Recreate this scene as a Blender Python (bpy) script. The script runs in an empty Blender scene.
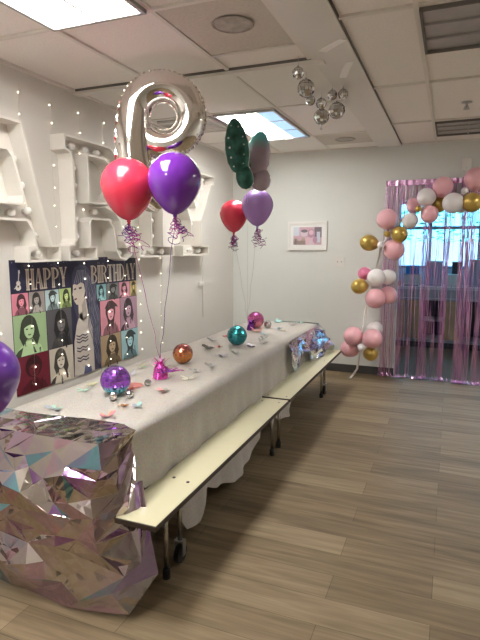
import bpy, bmesh, math, random
from mathutils import Vector, Matrix, geometry, noise
PI = math.pi
random.seed(7)
scene = bpy.context.scene
COL = scene.collection

# ------------------------------------------------------------------ materials
def _nodes(name):
    m = bpy.data.materials.new(name); m.use_nodes = True
    nt = m.node_tree; b = nt.nodes['Principled BSDF']
    return m, nt, b

def mat(name, col, rough=0.5, metal=0.0, var=0.0, vscale=8.0, bump=0.0, bscale=60.0, **kw):
    m, nt, b = _nodes(name)
    b.inputs['Base Color'].default_value = (*col, 1)
    b.inputs['Roughness'].default_value = rough
    b.inputs['Metallic'].default_value = metal
    for k, v in kw.items():
        b.inputs[k.replace('_', ' ')].default_value = v
    tc = nt.nodes.new('ShaderNodeTexCoord')
    if var > 0:
        n = nt.nodes.new('ShaderNodeTexNoise'); n.inputs['Scale'].default_value = vscale
        n.inputs['Detail'].default_value = 4
        r = nt.nodes.new('ShaderNodeValToRGB')
        r.color_ramp.elements[0].position = .3; r.color_ramp.elements[1].position = .7
        r.color_ramp.elements[0].color = (*[max(0, c*(1-var)) for c in col], 1)
        r.color_ramp.elements[1].color = (*[min(1, c*(1+var)) for c in col], 1)
        nt.links.new(tc.outputs['Object'], n.inputs['Vector'])
        nt.links.new(n.outputs['Fac'], r.inputs['Fac'])
        nt.links.new(r.outputs['Color'], b.inputs['Base Color'])
    if bump > 0:
        n2 = nt.nodes.new('ShaderNodeTexNoise'); n2.inputs['Scale'].default_value = bscale
        n2.inputs['Detail'].default_value = 3
        bp = nt.nodes.new('ShaderNodeBump'); bp.inputs['Strength'].default_value = bump
        bp.inputs['Distance'].default_value = .01
        nt.links.new(tc.outputs['Object'], n2.inputs['Vector'])
        nt.links.new(n2.outputs['Fac'], bp.inputs['Height'])
        nt.links.new(bp.outputs['Normal'], b.inputs['Normal'])
    return m

def emit(name, col, strength, base=(.8, .8, .8)):
    m, nt, b = _nodes(name)
    b.inputs['Base Color'].default_value = (*base, 1)
    b.inputs['Roughness'].default_value = .6
    b.inputs['Emission Color'].default_value = (*col, 1)
    b.inputs['Emission Strength'].default_value = strength
    return m

def floor_mat(name, cols, plank=(1.22, .18)):
    m, nt, b = _nodes(name)
    L = nt.links.new
    tc = nt.nodes.new('ShaderNodeTexCoord')
    br = nt.nodes.new('ShaderNodeTexBrick')
    br.offset = .37; br.inputs['Scale'].default_value = 1
    br.inputs['Brick Width'].default_value = plank[0]; br.inputs['Row Height'].default_value = plank[1]
    br.inputs['Mortar Size'].default_value = .0012; br.inputs['Bias'].default_value = 0
    br.inputs['Color1'].default_value = (0, 0, 0, 1); br.inputs['Color2'].default_value = (1, 1, 1, 1)
    br.inputs['Mortar'].default_value = (.1, .1, .1, 1)
    L(tc.outputs['Object'], br.inputs['Vector'])
    mp = nt.nodes.new('ShaderNodeMapping'); mp.inputs['Scale'].default_value = (1.3, 16, 1)
    L(tc.outputs['Object'], mp.inputs['Vector'])
    n = nt.nodes.new('ShaderNodeTexNoise'); n.inputs['Scale'].default_value = 1.6; n.inputs['Detail'].default_value = 7
    n.inputs['Distortion'].default_value = .6
    L(mp.outputs['Vector'], n.inputs['Vector'])
    mp2 = nt.nodes.new('ShaderNodeMapping'); mp2.inputs['Scale'].default_value = (3, 70, 1)
    L(tc.outputs['Object'], mp2.inputs['Vector'])
    n2 = nt.nodes.new('ShaderNodeTexNoise'); n2.inputs['Scale'].default_value = 1.5; n2.inputs['Detail'].default_value = 4
    L(mp2.outputs['Vector'], n2.inputs['Vector'])
    def math_(op, a, v):
        q = nt.nodes.new('ShaderNodeMath'); q.operation = op
        for i, w in ((0, a), (1, v)):
            if isinstance(w, (int, float)): q.inputs[i].default_value = w
            else: L(w, q.inputs[i])
        return q.outputs[0]
    a = math_('MULTIPLY', br.outputs['Color'], .30)
    c = math_('MULTIPLY', n.outputs['Fac'], .85)
    d = math_('MULTIPLY', n2.outputs['Fac'], .25)
    s = math_('SUBTRACT', math_('ADD', math_('ADD', a, c), d), .20)
    r = nt.nodes.new('ShaderNodeValToRGB')
    r.color_ramp.elements[0].position = .16; r.color_ramp.elements[0].color = (*cols[0], 1)
    r.color_ramp.elements[1].position = .80; r.color_ramp.elements[1].color = (*cols[2], 1)
    e = r.color_ramp.elements.new(.46); e.color = (*cols[1], 1)
    L(s, r.inputs['Fac']); 
    mx = nt.nodes.new('ShaderNodeMix'); mx.data_type = 'RGBA'; mx.blend_type = 'MULTIPLY'
    L(br.outputs['Fac'], mx.inputs['Factor']); L(r.outputs['Color'], mx.inputs['A'])
    mx.inputs['B'].default_value = (.45, .42, .4, 1)
    L(mx.outputs['Result'], b.inputs['Base Color'])
    b.inputs['Roughness'].default_value = .5
    b.inputs['Specular IOR Level'].default_value = .35
    return m

def foil_mat(name, cols, rough=.16, scale=2.2, metal=1.0):
    """iridescent wrapping film: patches of colour in the film and fine wrinkles"""
    m, nt, b = _nodes(name); L = nt.links.new
    tc = nt.nodes.new('ShaderNodeTexCoord')
    n = nt.nodes.new('ShaderNodeTexNoise'); n.inputs['Scale'].default_value = scale; n.inputs['Detail'].default_value = 3
    n.inputs['Distortion'].default_value = 1.4
    L(tc.outputs['Object'], n.inputs['Vector'])
    r = nt.nodes.new('ShaderNodeValToRGB')
    els = r.color_ramp.elements
    while len(els) < len(cols): els.new(.5)
    for i, c in enumerate(cols):
        els[i].position = .28 + .46*i/(len(cols)-1); els[i].color = (*c, 1)
    L(n.outputs['Fac'], r.inputs['Fac']); L(r.outputs['Color'], b.inputs['Base Color'])
    b.inputs['Metallic'].default_value = metal; b.inputs['Roughness'].default_value = rough
    v = nt.nodes.new('ShaderNodeTexVoronoi'); v.feature = 'DISTANCE_TO_EDGE'; v.inputs['Scale'].default_value = 16
    L(tc.outputs['Object'], v.inputs['Vector'])
    bp = nt.nodes.new('ShaderNodeBump'); bp.inputs['Strength'].default_value = .22; bp.inputs['Distance'].default_value = .02
    L(v.outputs['Distance'], bp.inputs['Height']); L(bp.outputs['Normal'], b.inputs['Normal'])
    return m

def cloth_mat(name, c1, c2):
    m, nt, b = _nodes(name); L = nt.links.new
    tc = nt.nodes.new('ShaderNodeTexCoord')
    v = nt.nodes.new('ShaderNodeTexVoronoi'); v.inputs['Scale'].default_value = 130
    L(tc.outputs['Object'], v.inputs['Vector'])
    n = nt.nodes.new('ShaderNodeTexNoise'); n.inputs['Scale'].default_value = 9; n.inputs['Detail'].default_value = 6
    L(tc.outputs['Object'], n.inputs['Vector'])
    mx = nt.nodes.new('ShaderNodeMix'); mx.data_type = 'RGBA'
    mx.inputs['A'].default_value = (*c1, 1); mx.inputs['B'].default_value = (*c2, 1)
    L(n.outputs['Fac'], mx.inputs['Factor'])
    hs = nt.nodes.new('ShaderNodeMix'); hs.data_type = 'RGBA'; hs.inputs['Factor'].default_value = .10
    L(mx.outputs['Result'], hs.inputs['A']); L(v.outputs['Color'], hs.inputs['B'])
    L(hs.outputs['Result'], b.inputs['Base Color'])
    b.inputs['Roughness'].default_value = .45; b.inputs['Sheen Weight'].default_value = 0
    bp = nt.nodes.new('ShaderNodeBump'); bp.inputs['Strength'].default_value = .35; bp.inputs['Distance'].default_value = .004
    L(v.outputs['Distance'], bp.inputs['Height']); L(bp.outputs['Normal'], b.inputs['Normal'])
    return m

def two_tone(name, top, bot, z=0.0, soft=.01, metal=.9, rough=.2):
    m, nt, b = _nodes(name); L = nt.links.new
    tc = nt.nodes.new('ShaderNodeTexCoord'); sx = nt.nodes.new('ShaderNodeSeparateXYZ')
    L(tc.outputs['Object'], sx.inputs['Vector'])
    mr = nt.nodes.new('ShaderNodeMapRange'); mr.inputs['From Min'].default_value = z-soft; mr.inputs['From Max'].default_value = z+soft
    L(sx.outputs['Z'], mr.inputs['Value'])
    mx = nt.nodes.new('ShaderNodeMix'); mx.data_type = 'RGBA'
    mx.inputs['A'].default_value = (*bot, 1); mx.inputs['B'].default_value = (*top, 1)
    L(mr.outputs['Result'], mx.inputs['Factor']); L(mx.outputs['Result'], b.inputs['Base Color'])
    b.inputs['Metallic'].default_value = metal; b.inputs['Roughness'].default_value = rough
    return m

M = dict(
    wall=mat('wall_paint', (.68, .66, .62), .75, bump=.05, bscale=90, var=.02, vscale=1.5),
    wall_lit=mat('lit_wall_paint', (.715, .735, .705), .75, bump=.05, bscale=90, var=.015, vscale=1.5),  # paler, cooler tone paints in the stronger light on the back wall
    tile=mat('ceiling_tile', (.85, .81, .77), .9, var=.05, vscale=120, bump=.25, bscale=160),
    plain_tile=mat('ceiling_plain', (.80, .78, .74), .85, var=.02, vscale=2),
    tan_tile=mat('ceiling_tan_tile', (.60, .56, .50), .9, var=.06, vscale=60, bump=.2, bscale=120),
    bar=mat('ceiling_bar', (.74, .71, .66), .6),
    beam=mat('beam_paint', (.74, .72, .69), .7, var=.02, vscale=3),
    shadow_and_frame=mat('dark_shadow_and_frame', (.16, .15, .14), .8),  # near-black for painted shadow strips and the unlit light frames
    floor=floor_mat('vinyl_plank', [(.115, .080, .044), (.215, .158, .093), (.33, .256, .162)]),
    kfloor=mat('kitchen_carpet', (.21, .155, .115), .9, var=.15, vscale=40),
    base=mat('rubber_baseboard', (.07, .065, .065), .5),
    white=mat('white_paint', (.78, .76, .72), .5, var=.02, vscale=3),
    letter=mat('white_letter_paint', (.74, .71, .66), .5, var=.03, vscale=5),
    globe=mat('frosted_globe', (.85, .83, .8), .15),
    plastic=mat('white_plastic', (.75, .74, .71), .4),
    cream=mat('cream_laminate', (.70, .66, .46), .32, var=.02, vscale=6),
    edge=mat('brown_black_edge', (.035, .022, .016), .45),
    chrome=mat('worn_chrome', (.55, .54, .52), .25, 1.0),
    rubber=mat('black_rubber', (.02, .02, .02), .6),
    black=mat('black_screw', (.015, .015, .015), .4),
    wood=mat('table_underside', (.10, .075, .055), .6),
    cloth=cloth_mat('sequin_cloth', (.55, .51, .465), (.43, .40, .365)),
    red=mat('red_latex', (.70, .040, .085), .22, Coat_Weight=.3),
    purple=mat('purple_latex', (.16, .025, .36), .12, Coat_Weight=.5, Transmission_Weight=.0),
    deep=mat('deep_purple_latex', (.105, .020, .26), .3, Coat_Weight=.2),
    lav=mat('lavender_latex', (.38, .21, .55), .25, Coat_Weight=.3),
    silver=mat('silver_foil_balloon', (.86, .83, .80), .10, 1.0, bump=.10, bscale=14),
    pink_rib=mat('magenta_ribbon', (.50, .08, .38), .25, .3),
    pur_rib=mat('violet_ribbon', (.13, .02, .24), .25, .3),
    tinsel_p=mat('magenta_tinsel', (.75, .10, .50), .22, .8),
    tinsel_v=mat('violet_tinsel', (.22, .05, .38), .22, .8),
    wing_green=mat('dark_teal_foil', (.035, .125, .10), .3, .55, var=.5, vscale=14, bump=.35, bscale=16),
    wing_iri=mat('iridescent_foil', (.36, .29, .34), .35, .5, var=.22, vscale=5, bump=.3, bscale=16),
    wing_aqua=mat('aqua_foil', (.30, .68, .70), .2, .8, bump=.2, bscale=16),
    pinkb=mat('pink_latex', (.86, .46, .52), .28, Coat_Weight=.2),
    hotpink=mat('hot_pink_latex', (.82, .22, .40), .28, Coat_Weight=.2),
    goldb=mat('chrome_gold_latex', (.56, .39, .10), .28, .5),
    whiteb=mat('white_latex', (.80, .77, .78), .28, Coat_Weight=.2),
    fringe=mat('pink_foil_fringe', (.74, .45, .70), .26, .85),
    navy=mat('print_navy', (.018, .018, .055), .55),
    wire=mat('clear_wire', (.5, .48, .45), .3),
    led=emit('warm_led', (1, .86, .62), 5),
    frame=mat('white_frame', (.80, .79, .77), .35),
    mount=mat('picture_mount', (.82, .82, .81), .7),
    dark_lens=mat('unlit_lens', (.42, .41, .40), .35, var=.08, vscale=10),
    louver=mat('louver_metal', (.42, .41, .40), .35, .5),
    vent=mat('vent_metal', (.66, .64, .60), .5),
    vent_dark=mat('vent_dark', (.10, .095, .09), .7),
    lamp_warm=emit('lit_diffuser_warm', (1, .975, .92), 12.5),
    lamp_blue=emit('lit_diffuser_blue', (.42, .66, 1.0), .42, (.3, .45, .6)),
    disc=mat('dusty_disc', (.42, .39, .35), .8, var=.2, vscale=20),
    tape=mat('white_tape', (.93, .92, .90), .5),
    grout=mat('ball_grout', (.08, .08, .09), .6),
    mirror=mat('mirror_tiles', (.70, .68, .66), .12, 1.0),
    ball_purple=two_tone('purple_teal_mirror', (.36, .10, .68), (.16, .55, .68), -.030, .012),
    ball_copper=two_tone('copper_red_mirror', (.62, .16, .15), (.72, .28, .07), .025, .03),
    ball_teal=two_tone('teal_mirror', (.05, .42, .47), (.04, .36, .42)),
    ball_pink=two_tone('pink_gold_mirror', (.80, .16, .50), (.85, .34, .30), -.02, .05),
    kwall=mat('kitchen_wall', (.78, .77, .78), .8),
    kwood=mat('cabinet_wood', (.52, .33, .19), .5, var=.15, vscale=6),
    kdark=mat('dark_cubby', (.05, .05, .06), .7),
    ktop=mat('grey_counter', (.72, .71, .74), .4),
    kblue=mat('blue_plastic', (.03, .22, .62), .4),
    korange=mat('orange_plastic', (.75, .22, .05), .4),
    kgrey=mat('grey_plastic', (.42, .42, .46), .5),
    glass=mat('window_glass', (1, 1, 1), .0, Transmission_Weight=1.0, IOR=1.01),
    steel=mat('steel', (.5, .5, .5), .3, 1.0),
    leafm=mat('hedge_leaf', (.05, .36, .22), .6, var=.5, vscale=3),
    stucco=mat('pale_stucco', (.34, .40, .50), .8),
    ground=mat('pale_concrete', (.22, .27, .36), .8),
)

TINT = [(.54, .485, .44), (.50, .385, .51), (.60, .38, .46), (.22, .43, .52), (.36, .19, .46)]
def film_set(k):
    return [foil_mat('film_tint', [tuple(c*.82 for c in t), t, tuple(.5*c+.5*d for c, d in zip(t, TINT[(i+1) % 5])), t], .12, 5) for i, t in enumerate(TINT)]
FILM = film_set(0)
FILM_FAR = [foil_mat('far_film_tint', [t, tuple(min(1, c*1.2) for c in t), t], .16, 6) for t in ((.62, .66, .70), (.72, .72, .76), (.56, .56, .74), (.46, .66, .74), (.66, .60, .70))]

# ------------------------------------------------------------------ mesh helpers
def obj(name, bm, mats, parent=None, smooth=False, loc=None):
    bm.normal_update()
    me = bpy.data.meshes.new(name); bm.to_mesh(me); bm.free()
    for m in (mats if isinstance(mats, (list, tuple)) else [mats]): me.materials.append(m)
    if smooth:
        for p in me.polygons: p.use_smooth = True
    o = bpy.data.objects.new(name, me); COL.objects.link(o)
    if parent: o.parent = parent
    if loc is not None: o.location = loc
    return o

def tag(o, label, cat, group=None):
    o['label'] = label; o['category'] = cat
    if group: o['group'] = group
    return o
def thing(name, label, cat, loc=(0, 0, 0), rotz=0, group=None):
    o = bpy.data.objects.new(name, None); COL.objects.link(o)
    o.empty_display_size = .05
    o.location = loc; o.rotation_euler = (0, 0, rotz)
    return tag(o, label, cat, group)
def struct(name, bm, mats, parent=None, smooth=False):
    o = obj(name, bm, mats, parent, smooth)
    if not parent: o['kind'] = 'structure'
    return o

def B(): return bmesh.new()
def box(bm, x0, x1, y0, y1, z0, z1, mi=0, bev=0):
    vs = [bm.verts.new(p) for p in ((x0,y0,z0),(x1,y0,z0),(x1,y1,z0),(x0,y1,z0),(x0,y0,z1),(x1,y0,z1),(x1,y1,z1),(x0,y1,z1))]
    fs = []
    for q in ((3,2,1,0),(4,5,6,7),(0,1,5,4),(1,2,6,5),(2,3,7,6),(3,0,4,7)):
        f = bm.faces.new([vs[i] for i in q]); f.material_index = mi; fs.append(f)
    if bev:
        es = list({e for f in fs for e in f.edges})
        r = bmesh.ops.bevel(bm, geom=es, offset=bev, segments=2, profile=.6, affect='EDGES')
        for f in r['faces']: f.material_index = mi
    return bm
def tube(bm, pts, r, seg=8, caps=True, mi=0):
    pts = [Vector(p) for p in pts]; n = len(pts)
    rs = r if isinstance(r, (list, tuple)) else [r]*n
    t0 = (pts[1]-pts[0]).normalized()
    nrm = t0.orthogonal().normalized()
    rings = []
    for i in range(n):
        t = (pts[min(i+1, n-1)]-pts[max(i-1, 0)])
        t = t.normalized() if t.length > 1e-9 else t0
        nrm = (nrm - t*nrm.dot(t))
        nrm = nrm.normalized() if nrm.length > 1e-6 else t.orthogonal().normalized()
        bn = t.cross(nrm)
        rings.append([bm.verts.new(pts[i]+(nrm*math.cos(2*PI*k/seg)+bn*math.sin(2*PI*k/seg))*rs[i]) for k in range(seg)])
    for i in range(n-1):
        for k in range(seg):
            f = bm.faces.new((rings[i][k], rings[i][(k+1)%seg], rings[i+1][(k+1)%seg], rings[i+1][k])); f.material_index = mi
    if caps:
        f = bm.faces.new(rings[0][::-1]); f.material_index = mi
        f = bm.faces.new(rings[-1]); f.material_index = mi
    return bm
def lathe(bm, prof, seg=24, mat4=None, mi=0):
    mt = mat4 or Matrix()
    rings = []
    for r, z in prof:
        if r < 1e-6: rings.append([bm.verts.new(mt @ Vector((0, 0, z)))])
        else: rings.append([bm.verts.new(mt @ Vector((r*math.cos(2*PI*k/seg), r*math.sin(2*PI*k/seg), z))) for k in range(seg)])
    for a, b in zip(rings, rings[1:]):
        for k in range(seg):
            k2 = (k+1) % seg
            if len(a) == 1 and len(b) == 1: continue
            if len(a) == 1: q = (a[0], b[k2], b[k])
            elif len(b) == 1: q = (a[k], a[k2], b[0])
            else: q = (a[k], a[k2], b[k2], b[k])
            f = bm.faces.new(q); f.material_index = mi
    bmesh.ops.recalc_face_normals(bm, faces=bm.faces)
    return bm
def uvs(bm, r, seg=16, rings=10, mat4=None):
    return lathe(bm, [(r*math.sin(PI*i/rings), -r*math.cos(PI*i/rings)) for i in range(rings+1)], seg, mat4)
def cyl(bm, c, r, h, axis='z', seg=20, mi=0):
    R = {'z': Matrix(), 'x': Matrix.Rotation(PI/2, 4, 'Y'), 'y': Matrix.Rotation(-PI/2, 4, 'X')}[axis]
    return lathe(bm, [(0, -h/2), (r, -h/2), (r, h/2), (0, h/2)], seg, Matrix.Translation(c) @ R, mi)

# ------------------------------------------------------------------ room shell
XL, XR, YB, YF, ZC = -2.72, 3.4, 6.5, -2.4, 2.76
struct('floor', box(B(), XL-.1, XR+.1, YF-.1, YB+.12, -.05, 0), M['floor'])
struct('ceiling', box(B(), XL-.1, XR+.1, YF-.1, YB+.1, ZC, ZC+.05), M['tile'])
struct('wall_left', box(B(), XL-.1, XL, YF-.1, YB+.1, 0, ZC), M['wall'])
struct('wall_right', box(B(), XR, XR+.1, YF-.1, YB+.1, 0, ZC), M['wall'])
struct('wall_front', box(B(), XL, XR, YF-.1, YF, 0, ZC), M['wall'])
OX0, OX1, OZ = -.585, 1.15, 2.12
bm = B()
box(bm, XL, OX0, YB, YB+.12, 0, ZC); box(bm, OX1, XR, YB, YB+.12, 0, ZC); box(bm, OX0, OX1, YB, YB+.12, OZ, ZC)
struct('wall_back', bm, M['wall_lit'])
struct('baseboard_back', box(B(), XL+.012, OX0, YB-.012, YB, 0, .10), M['base'])
struct('baseboard_left', box(B(), XL, XL+.012, YF, YB-.012, 0, .10), M['base'])

# ceiling: plain panels past the header, tan tiles, T-bars, long beam
bm = B()
for x0, x1 in ((XL+.02, -2.06), (-2.04, -1.46), (-1.44, -.87)):
    for y0, y1 in ((3.44, 4.37), (4.39, 5.60), (5.62, 6.48)):
        if abs(x0+2.04) < .01 and abs(y0-4.39) < .01: continue
        box(bm, x0, x1, y0, y1, ZC-.008, ZC)
struct('trim_1', bm, M['plain_tile'])
struct('trim_2', box(box(B(), -1.43, -.88, 2.42, 3.08, ZC-.008, ZC), -1.43, -.88, 5.62, 6.2, ZC-.010, ZC-.008), M['tan_tile'])
bm = B()
def xbar(x, y0, y1, w=.024): box(bm, x-w/2, x+w/2, y0, y1, ZC-.014, ZC)
def ybar(y, x0, x1, w=.024): box(bm, x0, x1, y-w/2, y+w/2, ZC-.015, ZC)
xbar(-2.05, YF, 6.5); xbar(-1.445, YF, 6.5)
xbar(-.885, YF, 3.37, .03)
for x in (-.225, .385, .995, 1.605, 2.215, 2.825): xbar(x, YF, YB)
for y in (-1.26, -.04, 1.18, 2.40): ybar(y, XL, -.87)
ybar(3.09, -1.44, -.87)
for y in (4.38, 5.61): ybar(y, XL, -.87)
for y in (-1.95, -.73, .42, 1.64, 2.84, 4.14, 5.40): ybar(y, -.6, XR)
for y in (3.5, 6.08): ybar(y, -.22, XR)
box(bm, XL, XL+.03, YF, YB, ZC-.02, ZC); box(bm, XL, XR, YB-.025, YB, ZC-.02, ZC)
struct('trim_3', bm, M['bar'])
bm = B(); box(bm, XL, -.80, 3.36, 3.43, ZC-.035, ZC)
struct('trim_4', bm, M['plain_tile'])
bm = B(); box(bm, -.865, -.605, YF, YB, ZC-.022, ZC); 
struct('trim_5', bm, M['beam'])
struct('shadow_strip_beam', box(B(), -.605, -.597, YF, YB, ZC-.014, ZC), M['shadow_and_frame'])  # dark strip painted in for the shadow along the beam's right edge
struct('shadow_strip_header', box(B(), XL, -.875, 3.354, 3.36, ZC-.016, ZC), M['shadow_and_frame'])  # dark strip standing in for the shadow line at the header

# ------------------------------------------------------------------ ceiling fixtures
def troffer(x0, x1, y0, y1, label, blue=False, lit=True):
    cx, cy = (x0+x1)/2, (y0+y1)/2
    t = thing('ceiling_light', label, 'ceiling light', (cx, cy, ZC-.02), 0, 'troffer lights in the ceiling grid')
    hx, hy = (x1-x0)/2, (y1-y0)/2
    f = B(); w = .022 if lit else .014
    box(f, -hx, -hx+w, -hy, hy, -.012, .018); box(f, hx-w, hx, -hy, hy, -.012, .018)
    box(f, -hx+w, hx-w, -hy, -hy+w, -.012, .018); box(f, -hx+w, hx-w, hy-w, hy, -.012, .018)
    obj('frame', f, M['louver'] if lit else M['shadow_and_frame'], t)
    if lit:
        xs = -hx+w if not blue else hx*.35
        if blue:
            a = obj('diffuser', box(B(), -hx+w, hx*.35, -hy+w, hy-w, 0, .012), M['lamp_warm'], t)
            b = obj('blue_diffuser', box(B(), hx*.35, hx-w, -hy+w, hy-w, 0, .012), M['lamp_blue'], t)
            b['label'] = 'pale blue strip of the diffuser'
        else:
            obj('diffuser', box(B(), -hx+w, hx-w, -hy+w, hy-w, 0, .012), M['lamp_warm'], t)
        d = B()
        box(d, -.008, .008, -hy+w, hy-w, -.006, 0)
        for k in (-1/3, 1/3): box(d, -hx+w, hx-w, hy*k*1-.006, hy*k+.006, -.006, -.0005)
        obj('divider', d, M['louver'], t)
    else:
        obj('lens', box(B(), -hx+w, hx-w, -hy+w, hy-w, .006, .014), M['dark_lens'], t)
        d = B()
        for k in (-.5, 0, .5): box(d, hx*k-.005, hx*k+.005, -hy+w, hy-w, -.008, .006)
        for k in (-1/3, 1/3): box(d, -hx+w, hx-w, hy*k-.005, hy*k+.005, -.0075, .0055)
        obj('louver', d, M['louver'], t)
    return t
troffer(-2.035, -1.46, 1.20, 2.385, 'lit ceiling light cut by the top edge, above the near end of the table')
troffer(-2.035, -1.46, 4.395, 5.595, 'lit ceiling light with a pale blue strip, behind the foil butterfly balloon', blue=True)
troffer(-2.035, -1.46, -1.245, -.055, 'added unseen fill light behind the camera in the row over the table')  # out of view, added as fill to brighten the room
troffer(1.62, 2.20, 4.16, 5.38, 'added unseen fill light out at the right of the room near the back wall')  # extra fixture outside the view, put in to lift the dark right side
troffer(-.21, 1.0, 2.855, 3.485, 'unlit louvered ceiling light right of the beam, at the top right corner', lit=False)
troffer(-.21, 1.0, 5.42, 6.06, 'unlit louvered ceiling light nearest the back wall, above the fringe curtain', lit=False)

def vent(x0, x1, y0, y1, label):
    t = thing('ceiling_vent', label, 'vent', ((x0+x1)/2, (y0+y1)/2, ZC-.02))
    hx, hy = (x1-x0)/2, (y1-y0)/2
    obj('backing', box(B(), -hx, hx, -hy, hy, .008, .014), M['vent_dark'], t)
    f = B(); w = .03
    box(f, -hx, -hx+w, -hy, hy, -.01, .008); box(f, hx-w, hx, -hy, hy, -.01, .008)
    box(f, -hx+w, hx-w, -hy, -hy+w, -.01, .008); box(f, -hx+w, hx-w, hy-w, hy, -.01, .008)
    obj('frame', f, M['vent'], t)
    n = 7
    for k in range(n):
        y = -hy+w+(k+.5)*(2*hy-2*w)/n
        obj('slat', box(B(), -hx+w, hx-w, y-.022, y+.014, -.006, .002), M['vent'], t)
vent(-2.64, -2.09, 4.45, 5.0, 'grey slatted ceiling vent beside the lit light with the blue strip')
for (x, y, lab) in ((-1.13, 2.70, 'round dusty grey disc in the tan ceiling tile left of the beam'), (-1.15, 5.93, 'round dusty grey disc in the ceiling tile close to the back wall')):
    t = thing('ceiling_speaker', lab, 'speaker', (x, y, ZC-.01), 0, 'round ceiling discs')
    obj('rim', lathe(B(), [(0, 0), (.105, 0), (.112, -.006), (.10, -.010), (.098, -.004), (0, -.004)], 32), M['disc'], t, True)
    obj('grille', lathe(B(), [(0, -.012), (.05, -.011), (.096, -.0045)], 32), M['disc'], t, True)
t = thing('sprinkler_head', 'small metal sprinkler head under the ceiling right of the beam', 'sprinkler', (.05, 4.84, ZC))
obj('escutcheon', lathe(B(), [(0, 0), (.042, 0), (.04, -.008), (.014, -.014), (0, -.014)], 24), M['steel'], t, True)
obj('nozzle', cyl(B(), (0, 0, -.03), .009, .034), M['steel'], t, True)
obj('deflector', lathe(B(), [(0, -.052), (.026, -.055), (.026, -.058), (0, -.058)], 16), M['steel'], t)
obj('yoke', tube(tube(B(), [(.009, 0, -.03), (.018, 0, -.042), (.006, 0, -.053)], .003, 6), [(-.009, 0, -.03), (-.018, 0, -.042), (-.006, 0, -.053)], .003, 6), M['steel'], t)
for (a, b_, lab) in (((-.775, 3.23), (-.625, 3.09), 'nearer strip of white tape stuck across the ceiling beam'), ((-.755, 3.76), (-.66, 3.47), 'farther strip of white tape stuck along the ceiling beam')):
    bm = B(); A = Vector((*a, 0)); Bv = Vector((*b_, 0)); d = (Bv-A); nn = Vector((-d.y, d.x, 0)).normalized()*.024
    vs = [A+nn, A-nn, A.lerp(Bv, .5)-nn*1.1, Bv-nn*.8, Bv+nn, A.lerp(Bv, .5)+nn*.9]
    lo = [bm.verts.new((v.x, v.y, ZC-.0245)) for v in vs]; hi = [bm.verts.new((v.x, v.y, ZC-.0222)) for v in vs]
    bm.faces.new(lo); bm.faces.new(hi[::-1])
    for i in range(6): bm.faces.new((lo[i], hi[i], hi[(i+1)%6], lo[(i+1)%6]))
    bmesh.ops.recalc_face_normals(bm, faces=bm.faces)
    tag(obj('tape_strip', bm, M['tape']), lab, 'tape', 'tape strips on the beam')

# silver mirror balls hung under the ceiling
def mirror_ball_bm(r, seg=20, rings=12, jit=.035):
    bm = uvs(B(), r, seg, rings)
    r0 = bmesh.ops.inset_individual(bm, faces=list(bm.faces), thickness=r*.016, depth=0)
    for f in r0['faces']: f.material_index = 1
    rnd = random.Random(int(r*1e4))
    for f in list(bm.faces):
        if f not in r0['faces']:
            n = f.calc_center_median().normalized()
            d = Vector((rnd.uniform(-1, 1), rnd.uniform(-1, 1), rnd.uniform(-1, 1)))*jit
            q = n.cross(d)
            for v in f.verts:
                if len(v.link_faces) <= 4: v.co += n*(v.co-f.calc_center_median()).dot(q)
    return bm
def ceil_ball(x, y, z, r, lab):
    t = thing('mirror_ball', lab, 'mirror ball', (x, y, z), random.random()*3, 'silver mirror balls under the ceiling')
    obj('ball', mirror_ball_bm(r, 13, 8, .22), [M['mirror'], M['grout']], t)
    obj('cap', cyl(B(), (0, 0, r+.003), r*.16, .012), M['steel'], t)
    obj('thread', tube(B(), [(0, 0, r), (0, 0, ZC-z)], .0012, 5), M['wire'], t)
ceil_ball(-.946, 3.311, 2.66, .036, 'small silver mirror ball of the pair nearest the camera under the ceiling')
ceil_ball(-.969, 3.590, 2.645, .058, 'large silver mirror ball of the pair nearest the camera under the ceiling')
ceil_ball(-1.058, 4.06, 2.69, .036, 'left small silver mirror ball over the large one with a tail')
ceil_ball(-.985, 4.10, 2.67, .040, 'right small silver mirror ball over the large one with a tail')
ceil_ball(-.861, 3.92, 2.675, .036, 'left small silver mirror ball of the trio nearest the beam')
ceil_ball(-.785, 3.93, 2.675, .036, 'right small silver mirror ball of the trio nearest the beam')
ceil_ball(-.905, 4.292, 2.655, .064, 'large silver mirror ball of the trio nearest the beam')
t = thing('mirror_ball', 'large silver mirror ball with a little tail hanging below it', 'mirror ball', (-1.065, 4.45, 2.655), .4, 'silver mirror balls under the ceiling')
obj('ball', mirror_ball_bm(.064, 13, 8, .22), [M['mirror'], M['grout']], t)
obj('tail', lathe(B(), [(0, -.062), (.008, -.068), (.005, -.09), (.012, -.098), (0, -.105)], 10), M['steel'], t)
obj('thread', tube(B(), [(0, 0, .064), (0, 0, ZC-2.655)], .0012, 5), M['wire'], t)

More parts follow.
